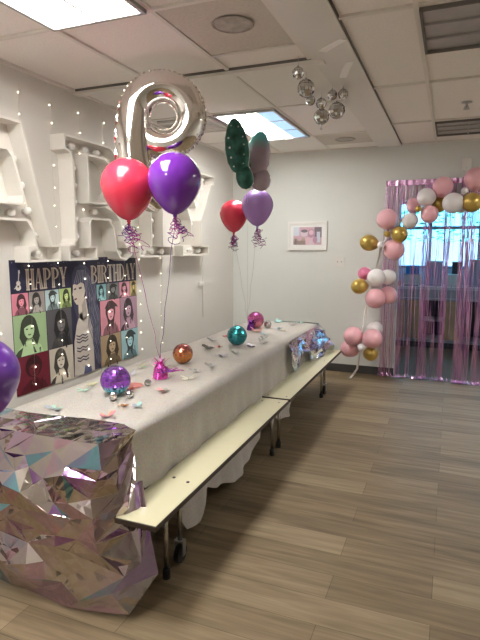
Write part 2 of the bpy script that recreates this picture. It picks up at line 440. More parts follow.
# ------------------------------------------------------------------ marquee letters on the left wall
def offset_poly(P, d):
    out = []; n = len(P)
    for i in range(n):
        a, b, c = (Vector(P[i-1]), Vector(P[i]), Vector(P[(i+1) % n]))
        e1 = (b-a).normalized(); e2 = (c-b).normalized()
        n1 = Vector((-e1.y, e1.x)); n2 = Vector((-e2.y, e2.x))
        m = n1+n2
        if m.length < 1e-4: m = n1
        m = m.normalized(); k = d/max(.35, m.dot(n1))
        out.append(b+m*k)
    return out
def arc(cx, cy, r, a0, a1, n): return [(cx+r*math.cos(math.radians(a0+(a1-a0)*i/n)), cy+r*math.sin(math.radians(a0+(a1-a0)*i/n))) for i in range(n+1)]
def area(P): return .5*sum(P[i-1][0]*P[i][1]-P[i][0]*P[i-1][1] for i in range(len(P)))
def letter(ch, cy, w, contours, bulbs, label):
    x0, z0, h, dep, th = XL, 1.485, .90, .13, .016
    t = thing('marquee_letter', label, 'letter', (x0, cy, z0), 0, 'white marquee letters on the left wall')
    cs = []
    for i, c in enumerate(contours):
        P = [(u*w, v*h) for u, v in c]
        if (area(P) > 0) != (i == 0): P = P[::-1]
        cs.append(P)
    bm = B()
    polys = [[Vector((p[0], p[1], 0)) for p in c] for c in cs]
    flat = [p for c in polys for p in c]
    for xb in (.004, .012):
        vs = [bm.verts.new((xb, p.x, p.y)) for p in flat]
        for tri in geometry.tessellate_polygon(polys):
            try: bm.faces.new([vs[k] for k in tri])
            except Exception: pass
    for c in cs:
        I = offset_poly(c, th); n = len(c)
        a = [bm.verts.new((0, p[0], p[1])) for p in c]; b = [bm.verts.new((dep, p[0], p[1])) for p in c]
        d = [bm.verts.new((dep, p[0], p[1])) for p in I]; e = [bm.verts.new((.012, p[0], p[1])) for p in I]
        for i in range(n):
            j = (i+1) % n
            bm.faces.new((a[i], a[j], b[j], b[i])); bm.faces.new((b[i], b[j], d[j], d[i])); bm.faces.new((d[i], d[j], e[j], e[i]))
    bmesh.ops.recalc_face_normals(bm, faces=bm.faces)
    obj('letter_body', bm, M['letter'], t)
    for u, v in bulbs:
        o = obj('bulb', lathe(B(), [(0, 0), (.014, 0), (.014, .018), (.024, .030), (.028, .045), (.022, .064), (.010, .072), (0, .073)], 14), M['globe'], t, True)
        o.location = (.012, u*w, v*h); o.rotation_euler = (0, PI/2, 0)
rA = [(.19, 1), (.43, .13), (.52, .13), (.52, 0), (.19, 0), (.19, .12), (.26, .12), (.235, .24), (.19, .30)]
letter('A', 2.51, .95, [rA + [(-u, v) for u, v in rA[::-1]],
                        [(-.16, .43), (.16, .43), (.165, .48), (.09, .74), (.05, .78), (-.05, .78), (-.09, .74), (-.165, .48)]],
       [(.34, .06), (.33, .2), (.28, .38), (.23, .56), (.17, .74), (0, .90), (-.17, .74), (-.23, .56), (-.33, .2), (-.34, .06), (0, .36), (.13, .36), (-.13, .36)],
       'white marquee letter A at the left edge of the photo above the banner')
R_out = [(-.5, 0), (-.5, .12), (-.43, .14), (-.41, .18), (-.41, .82), (-.43, .86), (-.5, .88), (-.5, 1)] + arc(.1, .73, .27, 90, -90, 14) + \
        [(.22, .43), (.31, .36), (.35, .26), (.36, .17), (.40, .12), (.5, .14), (.5, .03), (.38, -.02), (.28, .0), (.22, .07), (.20, .18), (.17, .28), (.10, .345), (-.15, .345), (-.18, .32), (-.18, .12), (-.09, .12), (-.09, 0)]
letter('R', 3.495, .81, [R_out[::-1], [(-.18, .50), (.06, .50)] + arc(.06, .69, .17, -70, 70, 10) + [(.06, .87), (-.18, .87)]],
       [(-.3, .06), (-.3, .2), (-.3, .34), (-.3, .48), (-.3, .62), (-.3, .76), (-.3, .93), (-.12, .93), (.06, .93), (.24, .86), (.31, .73), (.24, .58), (.0, .42), (.22, .34), (.28, .18), (.38, .05)],
       'white marquee letter R on the wall behind the near red balloon')
hT = [(.335, 1), (.335, .68), (.28, .68), (.26, .80), (.22, .87), (.12, .88), (.12, .13), (.33, .12), (.33, 0)]
letter('T', 4.335, .95, [hT + [(-u, v) for u, v in hT[::-1]]],
       [(0, .06), (.2, .06), (-.2, .06), (0, .22), (0, .38), (0, .54), (0, .7), (0, .93), (.2, .93), (-.2, .93), (.30, .80), (-.30, .80)],
       'white marquee letter T on the wall behind the near purple balloon')
hY = [(0, .60), (.15, .88), (.08, .89), (.08, 1), (.5, 1), (.5, .88), (.41, .87), (.14, .42), (.13, .13), (.33, .12), (.33, 0)]
letter('Y', 5.15, .95, [hY + [(-u, v) for u, v in hY[:0:-1]]],
       [(0, .06), (.2, .06), (-.2, .06), (0, .22), (0, .38), (.14, .62), (-.14, .62), (.26, .82), (-.26, .82), (.3, .94), (-.3, .94)],
       'white marquee letter Y, last of the row toward the back wall')

# ------------------------------------------------------------------ birthday banner
PW, PH, PY, PZ = 1.50, .935, 2.64, .565
def flatmat(n, c): return mat('print_'+n, c, .5)
pm = {}; plist = []
def pc(c):
    k = tuple(round(x, 3) for x in c)
    if k not in pm:
        pm[k] = len(plist); plist.append(flatmat('ink_%d' % len(plist), k))
    return pm[k]
pb = B()
def poly(P, col, layer):
    x = .004+.0006*layer
    try:
        f = pb.faces.new([pb.verts.new((x, u*PW, v*PH)) for u, v in P]); f.material_index = pc(col)
        f.normal_update()
        if f.normal.x < 0: f.normal_flip()
    except Exception: pass
def rect(u0, v0, u1, v1, c, l): poly([(u0, v0), (u1, v0), (u1, v1), (u0, v1)], c, l)
def ell(cu, cv, ru, rv, c, l, rot=0, n=18):
    s = PW/PH; cr, sr = math.cos(rot), math.sin(rot); P = []
    for i in range(n):
        x, y = ru*s*math.cos(2*PI*i/n), rv*math.sin(2*PI*i/n)
        P.append((cu+(x*cr-y*sr)/s, cv+x*sr+y*cr))
    poly(P, c, l)
NAVY = (.020, .020, .058)
box(pb, 0, .004, 0, PW, 0, PH, pc(NAVY))
CREAM = (.62, .56, .47)
pan = [(0, .6, .100, .757, (.72, .25, .33), 0), (.104, .6, .204, .757, (.36, .33, .31), 1), (.208, .6, .304, .757, (.50, .66, .68), 2), (.308, .6, .395, .757, (.50, .64, .25), 0),
       (0, .288, .207, .597, (.36, .52, .28), 1), (.211, .288, .390, .597, (.10, .095, .105), 0),
       (0, 0, .212, .285, (.17, .012, .03), 3), (.216, 0, .390, .285, CREAM, 1),
       (.605, .61, .690, .757, (.28, .55, .58), 1), (.694, .61, .814, .757, (.20, .21, .21), 2), (.818, .61, .925, .757, (.72, .33, .42), 1), (.929, .61, 1, .757, (.62, .52, .22), 2),
       (.63, .290, .818, .606, (.75, .33, .40), 2), (.822, .290, 1, .606, (.44, .27, .36), 1),
       (.62, 0, .818, .286, (.45, .33, .20), 0), (.822, 0, 1, .286, (.35, .58, .64), 2)]
def portrait(u0, v0, u1, v1, base, kind):
    w, h = u1-u0, v1-v0
    q = lambda a, b: (u0+a*w, v0+b*h)
    dk = tuple(c*.10+.008 for c in base); md = tuple(c*.42 for c in base)
    lt = tuple(min(.9, c*1.25+.04) for c in base)
    if kind == 3: dk = tuple(c*.25 for c in base); md = tuple(c*.55 for c in base); lt = tuple(c*.8 for c in base)
    rect(u0, v0, u1, v1, base, 1)
    cx = {0: .55, 1: .45, 2: .5, 3: .52}[kind]; cy = .62
    # shoulders
    poly([q(cx-.42, 0), q(cx+.42, 0), q(cx+.34, .2), q(cx+.1, .34), q(cx-.12, .34), q(cx-.34, .18)], md if kind != 1 else lt, 2)
    if kind == 1: poly([q(cx-.5, 0), q(cx-.28, 0), q(cx-.2, .22), q(cx-.34, .16)], dk, 3)
    # hair
    ell(*q(cx, cy+.06), w*.25, h*.30, dk, 3)
    if kind in (0, 1):
        poly([q(cx-.25, cy+.1), q(cx-.30, cy-.15), q(cx-.2, cy-.38), q(cx-.05, cy-.2), q(cx+.08, cy-.2), q(cx+.22, cy-.42), q(cx+.32, cy-.2), q(cx+.25, cy+.1)], dk, 4)
    if kind == 2:
        poly([q(cx-.3, cy+.14), q(cx, cy+.2), q(cx+.38, cy+.14), q(cx+.32, cy+.22), q(cx+.1, cy+.36), q(cx-.12, cy+.34)], dk, 4)
        poly([q(cx-.2, cy), q(cx-.14, cy-.4), q(cx, cy-.3), q(cx+.1, cy-.55), q(cx+.22, cy)], dk, 4)
    # face
    ell(*q(cx, cy), w*.155, h*.22, lt, 5)
    # fringe, eyes, mouth
    poly([q(cx-.16, cy+.24), q(cx+.16, cy+.24), q(cx+.16, cy+.08), q(cx+.04, cy+.12), q(cx-.08, cy+.09), q(cx-.16, cy+.05)], dk, 6)
    for s in (-1, 1): ell(*q(cx+s*.07, cy+.02), w*.035, h*.018, dk, 6)
    ell(*q(cx, cy-.12), w*.05, h*.022, md if kind != 3 else dk, 6)
    # strands
    rn = random.Random(int(u0*1000+v0*77))
    for k in range(5):
        a = cx+rn.uniform(-.3, .3); b = rn.uniform(.08, .4)
        poly([q(a, b), q(a+.03, b), q(a+.06+rn.uniform(-.05, .05), b-.16), q(a+.02, b-.16)], dk, 6)
for p in pan: portrait(*p)
# centre figure: long wavy hair, striped pale top
HAIR = (.060, .060, .115); HL = (.24, .25, .33); SKIN = (.62, .55, .48); TOPC = (.60, .55, .50)
poly([(.395, 0), (.60, 0), (.60, .2), (.618, .48), (.605, .68), (.575, .84), (.53, .925), (.47, .945), (.43, .91), (.405, .83), (.398, .72), (.41, .60), (.43, .5), (.44, .4), (.41, .3)], HAIR, 2)
poly([(.392, 0), (.56, 0), (.558, .2), (.552, .40), (.53, .50), (.50, .55), (.455, .53), (.425, .44), (.40, .30)], TOPC, 7)
poly([(.445, .66), (.505, .66), (.525, .50), (.48, .46), (.445, .50)], SKIN, 7)
poly([(.408, .78), (.405, .72), (.400, .695), (.408, .685), (.408, .665), (.415, .64), (.43, .612), (.455, .605), (.485, .64), (.505, .72), (.505, .80), (.46, .86), (.42, .84)], SKIN, 8)
poly([(.400, .775), (.402, .86), (.43, .93), (.48, .94), (.53, .89), (.535, .74), (.515, .62), (.505, .70), (.495, .78), (.47, .795), (.44, .775), (.42, .785)], HAIR, 9)
poly([(.413, .745), (.432, .752), (.432, .738), (.415, .735)], (.03, .03, .04), 9); poly([(.452, .752), (.478, .757), (.476, .740), (.454, .738)], (.03, .03, .04), 9)
poly([(.412, .662), (.432, .668), (.436, .655), (.418, .648)], (.25, .07, .09), 9)
poly([(.47, .60), (.50, .66), (.512, .52), (.48, .47)], (.40, .35, .32), 9)
for k in range(16):     # wavy locks
    u = .408+.013*k if k > 8 else .492+.011*k; P1 = []; P2 = []
    v00 = .90-.012*k if k <= 8 else .70-.02*(k-9)
    for i in range(12):
        v = v00-.055*i; du = .009*math.sin(i*1.25+k*.8)
        P1.append((min(.615, u+du+.004*i), v)); P2.append((min(.619, u+du+.004*i+.0045), v))
    for i in range(11):
        if P1[i][0] > .50: poly([P1[i], P1[i+1], P2[i+1], P2[i]], HL if k % 2 else (.15, .155, .24), 10)
for k in range(6):      # fringe over the brow
    poly([(.415+.016*k, .79), (.420+.016*k, .79), (.452+.010*k, .90), (.447+.010*k, .90)], HL, 10)
for (v0, n) in ((.34, 3), (.235, 2), (.15, 2)):
    for k in range(n):
        P1 = [(.418+.012*i, v0-.026*k+.014*abs(((i*.5) % 2)-1)) for i in range(9)]
        for i in range(8): poly([P1[i], P1[i+1], (P1[i+1][0], P1[i+1][1]-.011), (P1[i][0], P1[i][1]-.011)], (.04, .045, .08), 9)
poly([(.465, 0), (.535, 0), (.53, .05), (.48, .075)], (.12, .14, .26), 9)
# guitar
GC = (.66, .62, .56)
ell(.043, .800, .017, .022, GC, 2); ell(.045, .832, .012, .017, GC, 2)
poly([(.043, .84), (.047, .84), (.054, .905), (.050, .906)], GC, 2); rect(.049, .903, .057, .925, GC, 2); ell(.043, .808, .005, .008, NAVY, 3)
poly([(.02, .79), (.03, .80), (.03, .806), (.018, .797)], GC, 2)
# lettering: condensed, split-stem serif capitals
LT = (.60, .53, .45)
def stem(u, v0, v1, w, s): 
    rect(u, v0, u+w*.40, v1, LT, 4); rect(u+w*.56, v0, u+w, v1, LT, 4)
    rect(u-s, v0, u+w+s, v0+.012, LT, 5); rect(u-s, v1-.012, u+w+s, v1, LT, 5)
def glyph(c, u, w, v0, v1):
    h = v1-v0; t = w*.36; s = w*.05
    P = lambda a, b: (u+a*w, v0+b*h)
    def bowl(b0, b1, ru):
        n = 12; cyv = (b0+b1)/2; rv = (b1-b0)/2
        O = [P(.30+ru*math.cos(a), cyv+rv*math.sin(a)) for a in [(-PI/2+PI*i/n) for i in range(n+1)]]
        I = [P(.30+(ru-.27)*math.cos(a), cyv+(rv-.05)*math.sin(a)) for a in [(-PI/2+PI*i/n) for i in range(n+1)]]
        for i in range(n): poly([O[i], O[i+1], I[i+1], I[i]], LT, 6)
    if c == 'H': stem(u, v0, v1, t, s); stem(u+w-t, v0, v1, t, s); rect(u+t, v0+.46*h, u+w-t, v0+.54*h, LT, 4)
    elif c == 'I': stem(u, v0, v1, w, w*.12)
    elif c == 'T': stem(u+.32*w, v0, v1, t, s); rect(u, v1-.05*h, u+w, v1, LT, 6); poly([P(0, .8), P(.05, .8), P(.13, 1), P(0, 1)], LT, 6); poly([P(1, .8), P(.95, .8), P(.87, 1), P(1, 1)], LT, 6)
    elif c == 'A':
        poly([P(0, 0), P(.12, 0), P(.46, 1), P(.38, 1)], LT, 4); poly([P(.58, 0), P(.76, 0), P(.52, 1), P(.38, 1)], LT, 5); poly([P(.82, 0), P(1, 0), P(.62, 1), P(.56, 1)], LT, 5)
        rect(u+.2*w, v0+.3*h, u+.65*w, v0+.36*h, LT, 4); rect(u-.03*w, v0, u+.2*w, v0+.012, LT, 6); rect(u+.54*w, v0, u+1.05*w, v0+.012, LT, 6)
    elif c == 'Y':
        poly([P(0, 1), P(.20, 1), P(.50, .45), P(.36, .45)], LT, 4); poly([P(.25, 1), P(.38, 1), P(.60, .5), P(.5, .5)], LT, 5); poly([P(.88, 1), P(1, 1), P(.62, .45), P(.54, .45)], LT, 5)
        stem(u+.34*w, v0, v0+.5*h, .32*w, s); rect(u-.04*w, v1-.012, u+.42*w, v1, LT, 6); rect(u+.8*w, v1-.012, u+1.04*w, v1, LT, 6)
    elif c == 'P': stem(u, v0, v1, t, s); bowl(.42, 1, .68)
    elif c == 'B': stem(u, v0, v1, t, s); bowl(.5, 1, .62); bowl(0, .54, .70)
    elif c == 'R': stem(u, v0, v1, t, s); bowl(.47, 1, .64); poly([P(.42, .5), P(.66, .5), P(1.02, 0), P(.74, 0)], LT, 6)
    elif c == 'D': stem(u, v0, v1, t, s); bowl(0, 1, .70)
def word(txt, u0, u1, v0, v1):
    ws = [.5 if c == 'I' else 1 for c in txt]; gap = .13; tot = sum(ws)+gap*(len(txt)-1); k = (u1-u0)/tot; u = u0
    for c, w in zip(txt, ws): glyph(c, u, w*k, v0, v1); u += (w+gap)*k
word('HAPPY', .092, .365, .772, .932); word('BIRTHDAY', .562, .985, .772, .930)
# sprinkled dots in the header
rn = random.Random(3)
for k in range(26): 
    u, v = rn.uniform(.0, 1), rn.uniform(.94, .99); ell(u, v, .0018, .003, (.5, .48, .5), 2)
po = obj('birthday_banner', pb, plist); po.location = (XL+.001, PY, PZ)
tag(po, 'printed HAPPY BIRTHDAY banner with coloured portrait squares on the left wall', 'banner')

# ------------------------------------------------------------------ fairy light strands
def strand(y, z1, z0, n, lab, seed):
    rn = random.Random(seed)
    t = thing('fairy_light_strand', lab, 'fairy lights', (XL+.016, y, 0), 0, 'fairy light strands hanging on the left wall')
    pts = []; m = 16
    for i in range(m+1): pts.append((rn.uniform(-.001, .002), rn.uniform(-.010, .010), z1+(z0-z1)*i/m))
    obj('wire', tube(B(), pts, .0005, 4), M['wire'], t)
    for k in range(n):
        z = z1-.07-(z1-z0-.07)*k/(n-1)+rn.uniform(-.02, .02)
        o = obj('led_bulb', uvs(B(), .0038, 8, 6), M['led'], t, True); o.location = (.003, rn.uniform(-.012, .012), z)
S = [(2.52, 'leftmost fairy light strand, running behind the letter A and down the banner'),
     (2.80, 'fairy light strand above the right slope of letter A'), (3.09, 'fairy light strand in the gap between letters A and R'),
     (3.40, 'fairy light strand above the bowl of letter R'), (3.70, 'fairy light strand above the leg of letter R'),
     (3.94, 'fairy light strand between letters R and T, crossing the right side of the banner'),
     (4.18, 'fairy light strand just past the right edge of the banner under letter T'), (4.56, 'fairy light strand below the gap between letters T and Y')]
for i, (y, lab) in enumerate(S): strand(y, 2.66,   .62, 15, lab, i+11)

# ------------------------------------------------------------------ folding table
TX0, TX1, TY0, TY1, TZ = -2.09, -1.34, 1.77, 5.52, .74
t = thing('folding_table', 'long folding cafeteria table hidden under the white and foil covers', 'table', ((TX0+TX1)/2, (TY0+TY1)/2, 0))
cx, cy = (TX0+TX1)/2, (TY0+TY1)/2
obj('tabletop', box(B(), TX0-cx+.01, TX1-cx-.01, TY0-cy+.01, TY1-cy-.01, TZ-.035, TZ, 0, .006), M['wood'], t)
for y in (2.25, 3.60, 3.78, 5.2):
    for x in (-.25, .25):
        obj('leg', tube(B(), [(x, y-cy, TZ-.035), (x, y-cy, 0)], .016, 10), M['chrome'], t, True)
for x in (-.25, .25): obj('side_rail', tube(B(), [(x, 2.25-cy, .62), (x, 5.2-cy, .62)], .013, 8), M['chrome'], t, True)

# ------------------------------------------------------------------ white tablecloth
def lerp_list(L, x):
    for (a, va), (b, vb) in zip(L, L[1:]):
        if x <= b: 
            f = (x-a)/(b-a); f = max(0, min(1, f)); f = f*f*(3-2*f); return va+(vb-va)*f
    return L[-1][1]
hemR = [(1.94, .50), (2.03, .43), (2.14, .42), (2.26, .30), (2.37, .05), (2.48, .03), (2.62, .16), (2.78, .10), (3.05, .04), (3.35, .07), (3.52, .16), (3.70, .28), (3.85, .24), (4.05, .12), (4.3, .10), (4.5, .22), (4.8, .28), (5.53, .30)]
bm = B(); rows = []
NY = 110
for i in range(NY+1):
    y = 1.94+(TY1+.01-1.94)*i/NY
    P = []
    for k in range(6):                                   # unseen left skirt, lengthened to keep light out from under the table
        f = 1-k/5; P.append((TX0-.012-.05*f-.02*f*math.sin(y*9), y, TZ+.006-.62*f))
    for k in range(1, 13): 
        x = TX0-.012+(TX1-TX0+.024)*k/12
        P.append((x, y, TZ+.008+.0015*noise.noise((x*6, y*6, 0))))
    hz = lerp_list(hemR, y)
    for k in range(1, 15):                               # right skirt
        f = k/14; z = TZ+.006-(TZ-hz)*f
        d = TZ-z
        fold = .014*math.sin(y*15+1.5*math.sin(y*3.1))+.008*math.sin(y*34+2)
        out = .010+.09*d*d+fold*min(1, d*2.2)
        if d > .30: out += .02*(d-.30)/.4
        P.append((TX1+.012+out, y+.02*d*math.sin(y*5), z))
    rows.append([bm.verts.new(p) for p in P])
for a, b in zip(rows, rows[1:]):
    for k in range(len(a)-1): bm.faces.new((a[k], a[k+1], b[k+1], b[k]))
fr = [rows[-1]]                                          # far skirt, drop lengthened to block light beneath the table
last = [v.co.copy() for v in rows[-1]]
for k in range(1, 7):
    f = k/6; fr.append([bm.verts.new((p.x, p.y+.012+.03*f+.012*math.sin(p.x*22)*f, min(p.z, TZ+.006)-.0 if not (TX0-.02 < p.x < TX1+.02) else TZ+.006-.60*f)) for p in last])
for a, b in zip(fr, fr[1:]):
    for k in range(5, 18): bm.faces.new((a[k], a[k+1], b[k+1], b[k]))
for v in [v for v in bm.verts if not v.link_faces]: bm.verts.remove(v)
bmesh.ops.recalc_face_normals(bm, faces=bm.faces)
tc_ = obj('tablecloth', bm, M['cloth'], None, True)
tag(tc_, 'white sparkly sequined cloth covering the long table and trailing behind the bench', 'tablecloth')

# ------------------------------------------------------------------ crumpled iridescent film
def crumple(name, path, hem, flare, ntop, cols, rows_, m, label, seed, amp=.03, top=None):
    """path: list of (x, y, nx, ny) along the table edge; hem/flare functions of s in 0..1"""
    rn = random.Random(seed); bm = B(); n = cols
    L = [0]
    for a, b in zip(path, path[1:]): L.append(L[-1]+math.hypot(b[0]-a[0], b[1]-a[1]))
    def at(s):
        q = s*L[-1]
        for i in range(len(path)-1):
            if q <= L[i+1]+1e-9:
                f = (q-L[i])/(L[i+1]-L[i]); return [path[i][k]+(path[i+1][k]-path[i][k])*f for k in range(4)]
        return list(path[-1])
    R = []
    if top:
        for j in range(ntop):
            f = 1-j/ntop; row = []
            for i in range(n+1):
                x, y, nx, ny = at(i/n)
                tx, ty = top(i/n)
                row.append(bm.verts.new((x+(tx-x)*f, y+(ty-y)*f, TZ+.013+rn.uniform(0, .003))))
            R.append(row)
    for j in range(rows_+1):
        f = j/rows_; row = []
        for i in range(n+1):
            s = i/n; x, y, nx, ny = at(s)
            jj = 0 if j == 0 else 1
            ss = min(1, max(0, s+rn.uniform(-.4, .4)/n*jj)); x, y, nx, ny = at(ss)
            h = hem(ss); ff = min(1, max(0, f+rn.uniform(-.35, .35)/rows_*jj*(0 if j == rows_ else 1)))
            z = TZ+.013-(TZ+.013-h)*ff
            fx, fy = flare(ss, ff)
            big = .055*noise.noise((ss*5+seed, ff*4, 1.3))*jj
            o = .012+big+rn.uniform(-1, 1)*amp*jj*(.35+.65*ff)
            o = max(o, .006)
            row.append(bm.verts.new((x+nx*o+fx, y+ny*o+fy, max(z, .012))))
        R.append(row)
    for a, b in zip(R, R[1:]):
        for k in range(n):
            if rn.random() < .5: bm.faces.new((a[k], a[k+1], b[k+1])); bm.faces.new((a[k], b[k+1], b[k]))
            else: bm.faces.new((a[k], a[k+1], b[k])); bm.faces.new((a[k+1], b[k+1], b[k]))
    bmesh.ops.recalc_face_normals(bm, faces=bm.faces)
    tri = [f for f in bm.faces if rn.random() < .30 and f.calc_area() > .002]
    pk = bmesh.ops.poke(bm, faces=tri)
    bm.normal_update()
    for v in pk['verts']:
        c0 = v.co.copy(); v.co += v.normal*rn.uniform(-.010, .012)
        v.co += Vector((rn.uniform(-.02, .02), 0, rn.uniform(-.02, .02)))
        if v.co.z < .012: v.co.z = .012
    for f in bm.faces:
        q = rn.random(); f.material_index = 0 if q < .60 else 1 if q < .76 else 2 if q < .85 else 3 if q < .92 else 4
    o = obj(name, bm, m)
    return tag(o, label, 'foil sheet')
e = .7071
path = [(-2.16, 1.755, 0, -1), (-1.40, 1.755, 0, -1), (-1.335, 1.765, .5, -.8), (-1.322, 1.83, 1, -.15), (-1.322, 1.96, 1, 0)]
def hemN(s):
    if s < .70: return .02+.01*math.sin(s*9)
    if s < .86: return .02+.03*(s-.70)/.16
    return .05+.46*((s-.86)/.14)**.8
def flareN(s, f):
    side = max(0, (s-.45)/.55)
    bulge = -.05*math.sin(f*PI*.9)*(1-.5*side)
    w = math.sin(min(1, max(0, (f-.45)/.5))*PI/2)
    return (.25*side*w*f*(1 if s < .90 else max(.25, 1-(s-.90)/.10)), bulge*1.0-.05*f+.035*side*f*f)
def topN(s):
    x = -2.16+(.835)*min(1, s/.86); return (x, 1.99-.02*math.sin(s*7)) if s < .86 else (-1.36, 1.975)
crumple('iridescent_film', path, hemN, flareN, 2, 9, 9, FILM, 'crumpled iridescent holographic film draped over the near end of the table', 5, .027, topN)
path2 = [(-1.30, 4.35, 1, 0), (-1.30, 5.45, 1, 0), (-1.315, 5.535, e, e), (-1.45, 5.55, 0, 1), (-1.80, 5.55, 0, 1)]
def hemF(s): return .56-.10*math.sin(s*17)-.22*s if s < .72 else .34
def flareF(s, f):
    g = math.exp(-((s-.70)/.14)**2); return (.13*g*f+.02*f, .17*g*f)
crumple('iridescent_film', path2, hemF, flareF, 0, 24, 7, FILM_FAR, 'small crumpled iridescent film hanging off the far corner of the table', 9, .018)

# ------------------------------------------------------------------ benches
def bench(y0, y1, label, legs, screws, wheel, rivets):
    x0, x1, z1 = -1.315, -1.085, .432
    cx, cy = (x0+x1)/2, (y0+y1)/2
    t = thing('bench', label, 'bench', (cx, cy, 0), 0, 'cream cafeteria benches along the table')
    hx, hy = (x1-x0)/2, (y1-y0)/2
    obj('seat_core', box(B(), -hx, hx, -hy, hy, z1-.026, z1-.002, 0, .004), M['edge'], t)
    obj('seat_laminate', box(B(), -hx+.005, hx-.005, -hy+.005, hy-.005, z1-.003, z1, 0, .001), M['cream'], t)
    for (x, y) in screws: obj('screw', cyl(B(), (x-cx, y-cy, z1+.001), .0085, .003, seg=14), M['black'], t)
    for (x, y) in rivets: obj('rivet', lathe(B(), [(0, z1+.003), (.006, z1+.002), (.008, z1-.001), (0, z1-.001)], 12, Matrix.Translation((x-cx, y-cy, 0))), M['chrome'], t)
    for y in legs:
        g = obj('leg', tube(B(), [(0, y-cy, z1-.026), (0, y-cy, .03)], .0125, 12), M['chrome'], t, True)
        obj('foot', lathe(B(), [(0, 0), (.019, 0), (.019, .045), (.0126, .05), (0, .05)], 14, Matrix.Translation((0, y-cy, 0))), M['rubber'], g, True)
        obj('bracket', box(B(), -.05, .05, y-cy-.02, y-cy+.02, z1-.036, z1-.026), M['chrome'], t)
    for y in wheel:
        w = obj('caster', cyl(B(), (0, y-cy, .048), .048, .026, 'x', 24), M['rubber'], t)
        obj('caster_hub', cyl(B(), (0, y-cy, .048), .016, .032, 'x', 14), M['chrome'], w)
        f = B()
        for s in (-1, 1): box(f, s*.022-.003, s*.022+.003, y-cy-.016, y-cy+.016, .04, .115)
        box(f, -.025, .025, y-cy-.016, y-cy+.016, .115, .122)
        obj('caster_fork', f, M['steel'], t)
        obj('caster_post', tube(B(), [(0, y-cy, .12), (0, y-cy, z1-.026)], .0125, 10), M['chrome'], t, True)
    ys = sorted(list(legs)+list(wheel))
    obj('under_rail', tube(B(), [(0, -hy+.12, z1-.05), (0, hy-.05, z1-.05)], .012, 8), M['steel'], t, True)
    return t
bench(1.75, 3.685, 'nearer cream laminate bench section beside the table, two black bolts on top', (2.02, 3.63), [(-1.245, 2.19), (-1.155, 2.17)], (2.16,), [(-1.27, 3.60), (-1.14, 3.60)])
bench(3.715, 5.73, 'farther cream laminate bench section by the far end of the table', (3.80, 5.27), [], (5.40,), [(-1.28, 3.77), (-1.13, 3.77), (-1.25, 5.12), (-1.14, 5.14)])

# ------------------------------------------------------------------ things on the table
def table_ball(x, y, r, m, lab):
    z = TZ+.0095+r
    t = thing('disco_ball', lab, 'disco ball', (x, y, z), .4, 'disco balls on the table')
    obj('ball', mirror_ball_bm(r, 24, 15, .09), [m, M['grout']], t)
    o = obj('cap', lathe(B(), [(0, 0), (r*.13, 0), (r*.13, .008), (r*.06, .012), (0, .012)], 14), M['steel'], t)
    d = Vector((-.6, .5, .25)).normalized(); o.location = d*(r*.985); o.rotation_euler = d.to_track_quat('Z', 'Y').to_euler()
table_ball(-1.745, 2.42, .085, M['ball_purple'], 'purple over teal mirrored disco ball at the near end of the table')
table_ball(-1.766, 3.27, .073, M['ball_copper'], 'copper orange mirrored disco ball right of the magenta tinsel weight')
table_ball(-1.665, 4.06, .085, M['ball_teal'], 'teal mirrored disco ball in the middle of the table row')
table_ball(-1.835, 4.98, .086, M['ball_pink'], 'pink and gold mirrored disco ball at the far end of the table')
for x, y, r, lab in ((-1.688, 2.315, .025, 'tiny silver mirror ball in front of the purple and teal ball, left one'),
                     (-1.632, 2.392, .0235, 'tiny silver mirror ball in front of the purple and teal ball, right one'),
                     (-1.672, 2.645, .021, 'tiny silver mirror ball at the end of the coral doily'),
                     (-1.72, 5.03, .040, 'small silver mirror ball touching the pink and gold ball')):
    t = obj('mini_mirror_ball', mirror_ball_bm(r, 12, 8, .2), [M['mirror'], M['grout']]); t.location = (x, y, TZ+.009+r)
    tag(t, lab, 'mirror ball', 'tiny silver mirror balls on the table')

# paper butterflies
BC = dict(greyblue=(.36, .40, .46), mint=(.42, .66, .54), olive=(.58, .55, .33), orange=(.78, .36, .18), pinkw=(.78, .30, .38), peach=(.80, .55, .36), teal=(.36, .62, .62),
          paleblue=(.52, .60, .72), coral=(.80, .34, .32), cream=(.78, .76, .62), grey=(.36, .35, .33), lav=(.46, .42, .56), dark=(.22, .22, .21), yellow=(.72, .66, .40))
bmats = {k: mat('paper_'+k, c, .4, .15) for k, c in BC.items()}
def wing(s, k, big):
    P = [(0, .0), (.010, .016), (.030, .030), (.044, .026), (.044, .012), (.030, .002), (.004, -.002)] if big else [(0, -.002), (.022, -.003), (.034, -.014), (.030, -.028), (.018, -.030), (.006, -.016)]
    bm = B(); up = k
    lo = [bm.verts.new((s*x*math.cos(up), y, .002+x*math.sin(up))) for x, y in P]
    hi = [bm.verts.new((s*x*math.cos(up)-s*.0006, y, .0028+x*math.sin(up))) for x, y in P]
    bm.faces.new(lo); bm.faces.new(hi[::-1])
    n = len(P)
    for i in range(n): bm.faces.new((lo[i], hi[i], hi[(i+1) % n], lo[(i+1) % n]))
    bmesh.ops.recalc_face_normals(bm, faces=bm.faces)
    return bm
def butterfly(x, y, c1, c2, lab, sc=1.0):
    t = thing('paper_butterfly', lab, 'paper butterfly', (x, y, TZ+.0105), random.uniform(0, 6.28), 'paper butterflies scattered on the tablecloth')
    t.scale = (sc, sc, sc)
    obj('butterfly_body', tube(B(), [(0, -.018, .0025), (0, .0, .0035), (0, .016, .0025)], [.001, .0022, .001], 6), bmats['dark'], t, True)
    for s in (-1, 1):
        a = random.uniform(.15, .75)
        obj('forewing', wing(s, a, True), bmats[c1], t); obj('hindwing', wing(s, a*.8, False), bmats[c2], t)
